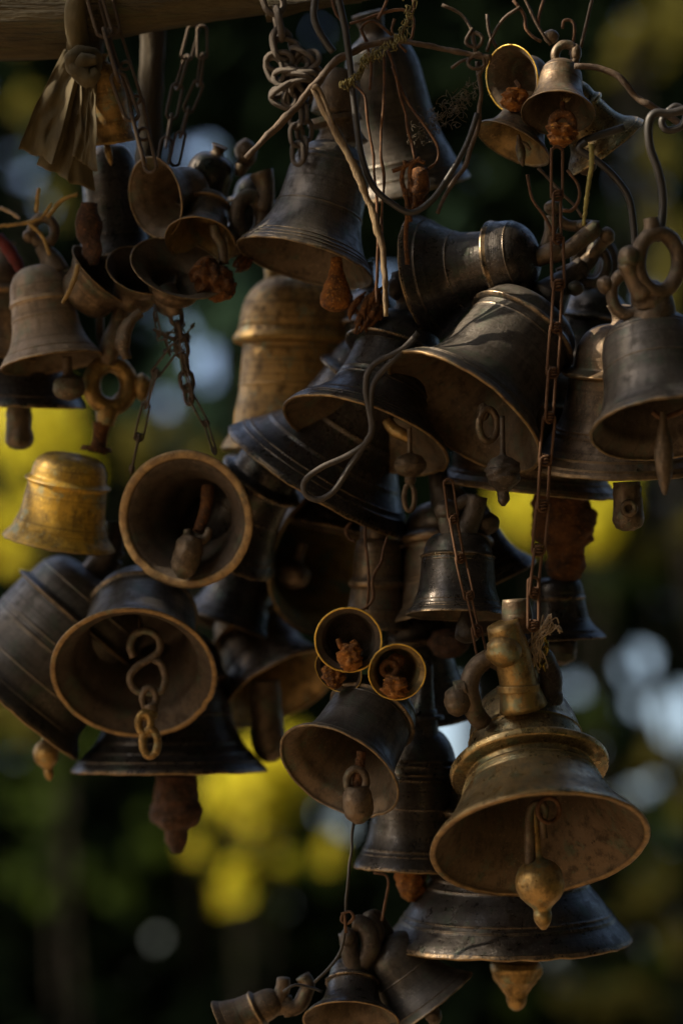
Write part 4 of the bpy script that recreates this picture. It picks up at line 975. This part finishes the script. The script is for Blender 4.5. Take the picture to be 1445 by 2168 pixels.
wire('wire_knot', 'small rust wire curl at the top of the bottom bunch', [(722, 1935), (740, 1930), (748, 1942), (735, 1955), (722, 1948), (728, 1932), (732, 1975)], 4.5, 'wire', 10, 'wire', .1, 7)
wire('thin_wire', 'wire bridging the two crowns at the bottom', [(600, 2100), (625, 2085), (660, 2092), (682, 2100)], 4.5, 'cable', 60, 'wire', .1, 7)
wire('rusty_wire', 'rusty wire in front of the small brown bell column, left strand', [(772, 1115), (777, 1180), (780, 1240), (776, 1290)], 4.5, 'wire', 120, 'wire', .1, 7, group=WG)
wire('rusty_wire', 'rusty wire in front of the small brown bell column, right bent strand', [(820, 1135), (806, 1190), (788, 1225), (790, 1265), (775, 1285), (755, 1296)], 4.5, 'wire', 110, 'wire', .1, 7, group=WG)
wire('rusty_wire', 'small rust loop under the slanting black bell', [(745, 1105), (732, 1120), (738, 1140), (752, 1145)], 5, 'wire', 200, 'wire', .1, 7, group=WG)
wire('red_cord', 'dark red cord at the left edge above the dusty bell', [(-5, 500, 0), (20, 530), (38, 560), (50, 585)], [12, 14, 12, 6], 'red', 330, 'cord', .2, 8)
wire('red_cord', 'frayed red cord end hanging left of the dusty bell shoulder', [(35, 560), (55, 600), (50, 640)], [8, 9, 5], 'red', 360, 'cord', .2, 8)
wire('straw_stem', 'yellow straw stem caught on the dusty bell', [(166, 560), (158, 590), (145, 620), (132, 642)], [5, 6, 5, 3], 'straw', 140, 'straw', .3, 6)
for p, l in (([(0, 478), (35, 475), (85, 462), (110, 430)], 'dry yellow straw bundle at the left edge'), ([(78, 450), (80, 420), (82, 398)], 'dry stalk standing up at left above the dusty bell'), ([(60, 470), (90, 500), (105, 540)], 'brown dry stem beside the dusty bell crown'),
             ([(100, 460), (130, 425), (165, 410)], 'dry stem lying under the hanging cloth'), ([(0, 440), (20, 448), (42, 462)], 'whitish dry bark strip at the left edge')):
    wire('dried_grass', l, p, [4.5, 4, 4, 2][:len(p)], 'straw' if 'whitish' not in l else 'thread', 250, 'straw', .6, 7)
# bell hook hangers in shadow at left
wire('rust_bracket', 'lump of rusted iron hanging behind the oval bell at upper left', [(190, 430), (188, 480), (196, 530), (200, 560)], [18, 24, 22, 10], 'redrust', 200, 'bracket', .5, 10)
wire('rust_bracket', 'brown iron hanger in front of the shackle at left', [(300, 660), (275, 680), (262, 720), (268, 760)], [10, 12, 18, 10], 'cast', 190, 'bracket', .4, 10)

# bark bundle by the lying bell
mb = MB()
for i in range(26):
    x, y = 762 + R.random() * 60, 600 + R.random() * 60
    ptube(mb, [(x, y, R.uniform(-12, 12)), (x - 12 + R.uniform(-14, 14), y + 24, R.uniform(-12, 12)), (x - 22 + R.uniform(-14, 14), y + 50, 0)], [2, R.uniform(4, 8), 2], 100, seg=6, wob=.5)
tag(mb.build('fibre_bundle', M['rust']), 'ragged rust-brown fibre bundle beside the crown of the front centre bell', 'fibre')

# green-yellow tinsel on the twig
mb = MB()
path = catmull([Vector((868, -10)), Vector((862, 40)), Vector((838, 80)), Vector((800, 105)), Vector((770, 125)), Vector((750, 160)), Vector((725, 172))], 8)
for i, q in enumerate(path):
    wdt = 9 * (1 - i / len(path)) + 3
    for _ in range(3):
        a = (q.x + R.uniform(-wdt, wdt), q.y + R.uniform(-wdt, wdt), R.uniform(-8, 8))
        ptube(mb, [a, (a[0] + R.uniform(-9, 9), a[1] + R.uniform(2, 14), R.uniform(-8, 8)), (a[0] + R.uniform(-9, 9), a[1] + R.uniform(8, 22), R.uniform(-8, 8))], [1, 1.8, .6], -66, seg=4, n=3)
tag(mb.build('moss_strand', M['moss']), 'thin yellow-green mossy strand trailing over the bent twig at top centre', 'moss')

# dry fibre net
mb = MB()
for i in range(150):
    t = R.random(); x = 1010 - 135 * t + R.gauss(0, 12); y = 180 + 115 * t + R.gauss(0, 13)
    pts = [(x, y, R.uniform(-6, 6))]
    for _ in range(3):
        pts.append((pts[-1][0] + R.uniform(-11, 11), pts[-1][1] + R.uniform(-10, 12), R.uniform(-8, 8)))
    ptube(mb, pts, .8, 0, seg=3, n=3)
tag(mb.build('dry_net', M['web']), 'scrap of fine dry netting caught between the twig knot and the grey bell', 'netting')

# tassel of cotton threads on the chain
e = empty('thread_tassel', Matrix.Translation(P(1130, 1370, -60))); tag(e, 'frayed tuft of pale cotton thread with gold tinsel tied on the brass bell crown', 'tassel')
mb = MB(); iv = Matrix.Translation(-P(1130, 1370, -60))
for i in range(46):
    a = R.random()
    x0, y0 = 1120 + a * 22, 1375 - a * 45
    x1 = 1150 + R.gauss(12, 14); y1 = 1315 + R.gauss(8, 12)
    if i % 2: x1, y1 = 1112 + R.gauss(14, 13), 1395 + R.gauss(0, 14)
    ptube(mb, [(x0, y0, R.uniform(-8, 8)), ((x0 + x1) / 2 + R.uniform(-9, 9), (y0 + y1) / 2 + R.uniform(-9, 5), R.uniform(-14, 8)), (x1, y1, R.uniform(-12, 8)), (x1 + R.uniform(-2, 9), y1 + R.uniform(6, 20), R.uniform(-10, 8))], 1.7, -70, seg=5, n=4)
mb.build('thread', M['thread'], e, iv)
mb = MB()
for i in range(16):
    x, y = 1140 + R.uniform(-10, 16), 1340 + R.uniform(-10, 60)
    ptube(mb, [(x, y, 0), (x + R.uniform(-8, 8), y + 12, R.uniform(-6, 6)), (x + R.uniform(-12, 12), y + 24, 0)], [2, 3.5, 1], -62, seg=4, n=3, flat=.3)
mb.build('tinsel', M['foil'], e, iv)

# ------------------------------------------------------------------ timber and cloth
def logobj(label, A_, B_, r0, r1, seed):
    mb = MB(); seg = 40; n = 34; vs_, fs = [], []
    ax = (B_ - A_); t = ax.normalized(); u = t.cross(Vector((0, 1, 0))).normalized(); v = t.cross(u)
    for i in range(n + 1):
        q = i / n; c = A_ + ax * q; r = r0 + (r1 - r0) * q
        for k in range(seg):
            a = 2 * math.pi * k / seg; p = Vector((math.cos(a) * 2, math.sin(a) * 2, q * 2 + seed))
            rr = r * (1 + .13 * noise.noise(p) + .03 * noise.noise(Vector((math.cos(a) * 22, math.sin(a) * 22, q * 4))) + .05 * noise.noise(Vector((math.cos(a) * 9, math.sin(a) * 9, q * 3 + seed))))
            vs_.append(c + (u * math.cos(a) + v * math.sin(a)) * rr)
    for i in range(n):
        for k in range(seg):
            k2 = (k + 1) % seg; fs.append((i * seg + k, i * seg + k2, (i + 1) * seg + k2, (i + 1) * seg + k))
    fs.append(tuple(range(seg - 1, -1, -1))); fs.append(tuple(range(n * seg, (n + 1) * seg)))
    mb.add(vs_, fs); c = A_.copy(); o = mb.build('log_beam', M['log'], None, Matrix.Translation(-c)); o.location = c
    return tag(o, label, 'log', 'timber the bells hang from')
logobj('thick weathered log crossing the top left corner', P(-420, 50, 170), P(215, 45, 170), 86 * S, 78 * S, 1)
logobj('weathered log along the top, right of the tied band, thinning to the centre', P(175, 12, 165), P(760, -48, 165), 78 * S, 52 * S, 5)
wire('thin_pole', 'thin bark-covered pole continuing from the log toward top centre', [(560, 22), (640, 8), (760, -10), (900, -28)], [26, 18, 14, 10], 'log', 120, 'pole', .2, 10)
mb = MB(); ptube(mb, [(325, 20), (322, 140), (318, 260), (312, 380)], [27, 26, 26, 24], 420, seg=14, wob=.2)
tag(mb.build('wooden_post', M['post']), 'dark wooden post standing in shadow under the log', 'post')

e = empty('tied_cloth', Matrix.Translation(P(180, 120, 60))); tag(e, 'faded yellow-brown cloth knotted round the log, its folds hanging down at upper left', 'cloth')
iv = Matrix.Translation(-P(180, 120, 60))
def sheet(name, top, bot, ntheta, amp, d, bow=0, seed=0, thick=2.2):
    mb = MB(); nu, nv = 60, 34; vs_ = []
    for side in (0, 1):
        for j in range(nv + 1):
            t = j / nv
            for i in range(nu + 1):
                u = i / nu
                x = (top[0] + (top[2] - top[0]) * u) * (1 - t) + (bot[0] + (bot[2] - bot[0]) * u) * t
                yt = top[1] + (top[3] - top[1]) * u; yb = bot[1] + (bot[3] - bot[1]) * u + 14 * noise.noise(Vector((u * 4, seed, 1)))
                x += bow * math.sin(t * math.pi) * (1 - u) + 14 * t * noise.noise(Vector((u * 2, t * 2.5, seed + 20))) - 16 * (t - t * t) * 2 * (.5 - u) * -1
                y = yt + (yb - yt) * t
                ph = u * ntheta * 2 * math.pi + 1.2 * math.sin(u * 5 + seed) + .5 * math.sin(t * 3 + seed)
                ph += 2.2 * noise.noise(Vector((u * 2.5, t * .8, seed + 9)))
                dep = amp * (.25 + .75 * t) * (math.sin(ph) + .14 * math.sin(2.3 * ph + 1)) * (.7 + .8 * noise.noise(Vector((u * 3, t * 1.5, seed + 4)))) + 9 * noise.noise(Vector((u * 5, t * 6, seed)))
                x += .25 * dep * math.cos(ph)
                vs_.append(P(x, y, d + dep + side * thick))
    w_ = nu + 1; N_ = (nv + 1) * w_; fs = []
    for j in range(nv):
        for i in range(nu):
            a = j * w_ + i; fs.append((a, a + w_, a + w_ + 1, a + 1)); b_ = a + N_; fs.append((b_, b_ + 1, b_ + w_ + 1, b_ + w_))
    for i in range(nu):
        a = nv * w_ + i; fs.append((a, a + N_, a + 1 + N_, a + 1)); a = i; fs.append((a, a + 1, a + 1 + N_, a + N_))
    for j in range(nv):
        a = j * w_; fs.append((a, a + N_, a + w_ + N_, a + w_)); a = j * w_ + nu; fs.append((a, a + w_, a + w_ + N_, a + N_))
    mb.add(vs_, fs); return mb.build(name, M['cloth'], e, iv)
sheet('cloth_fold', (136, 104, 186, 116), (40, 316, 124, 346), .95, 20, 80, -10, 1)
sheet('cloth_fold', (152, 112, 196, 124), (84, 350, 198, 404), 1.15, 24, 108, -4, 3)
sheet('cloth_fold', (170, 112, 210, 128), (150, 330, 204, 362), .8, 14, 66, 4, 8)
mb = MB()
ring(mb, 178, 132, 30, 20, 17, 60, .6, .3, wob=.35); ptube(mb, [(150, 120), (165, 150), (190, 165), (208, 150)], [14, 20, 20, 12], 45, seg=12, wob=.4)
ptube(mb, [(158, 148), (180, 130), (205, 128)], [12, 17, 10], 40, seg=12, wob=.4)
mb.build('knot', M['cloth'], e, iv)
mb = MB()
c = P(172, 40, 170)
pts = [c + Vector((R.uniform(-.0012, .0012), math.sin(a) * 88 * S, math.cos(a) * 88 * S)) for a in [i * 6.283 / 20 for i in range(20)]]
tube(mb, pts, 24 * S, seg=14, n=3, closed=True, wob=.2, flat=1.0)
mb.build('band', M['cloth'], e, iv)
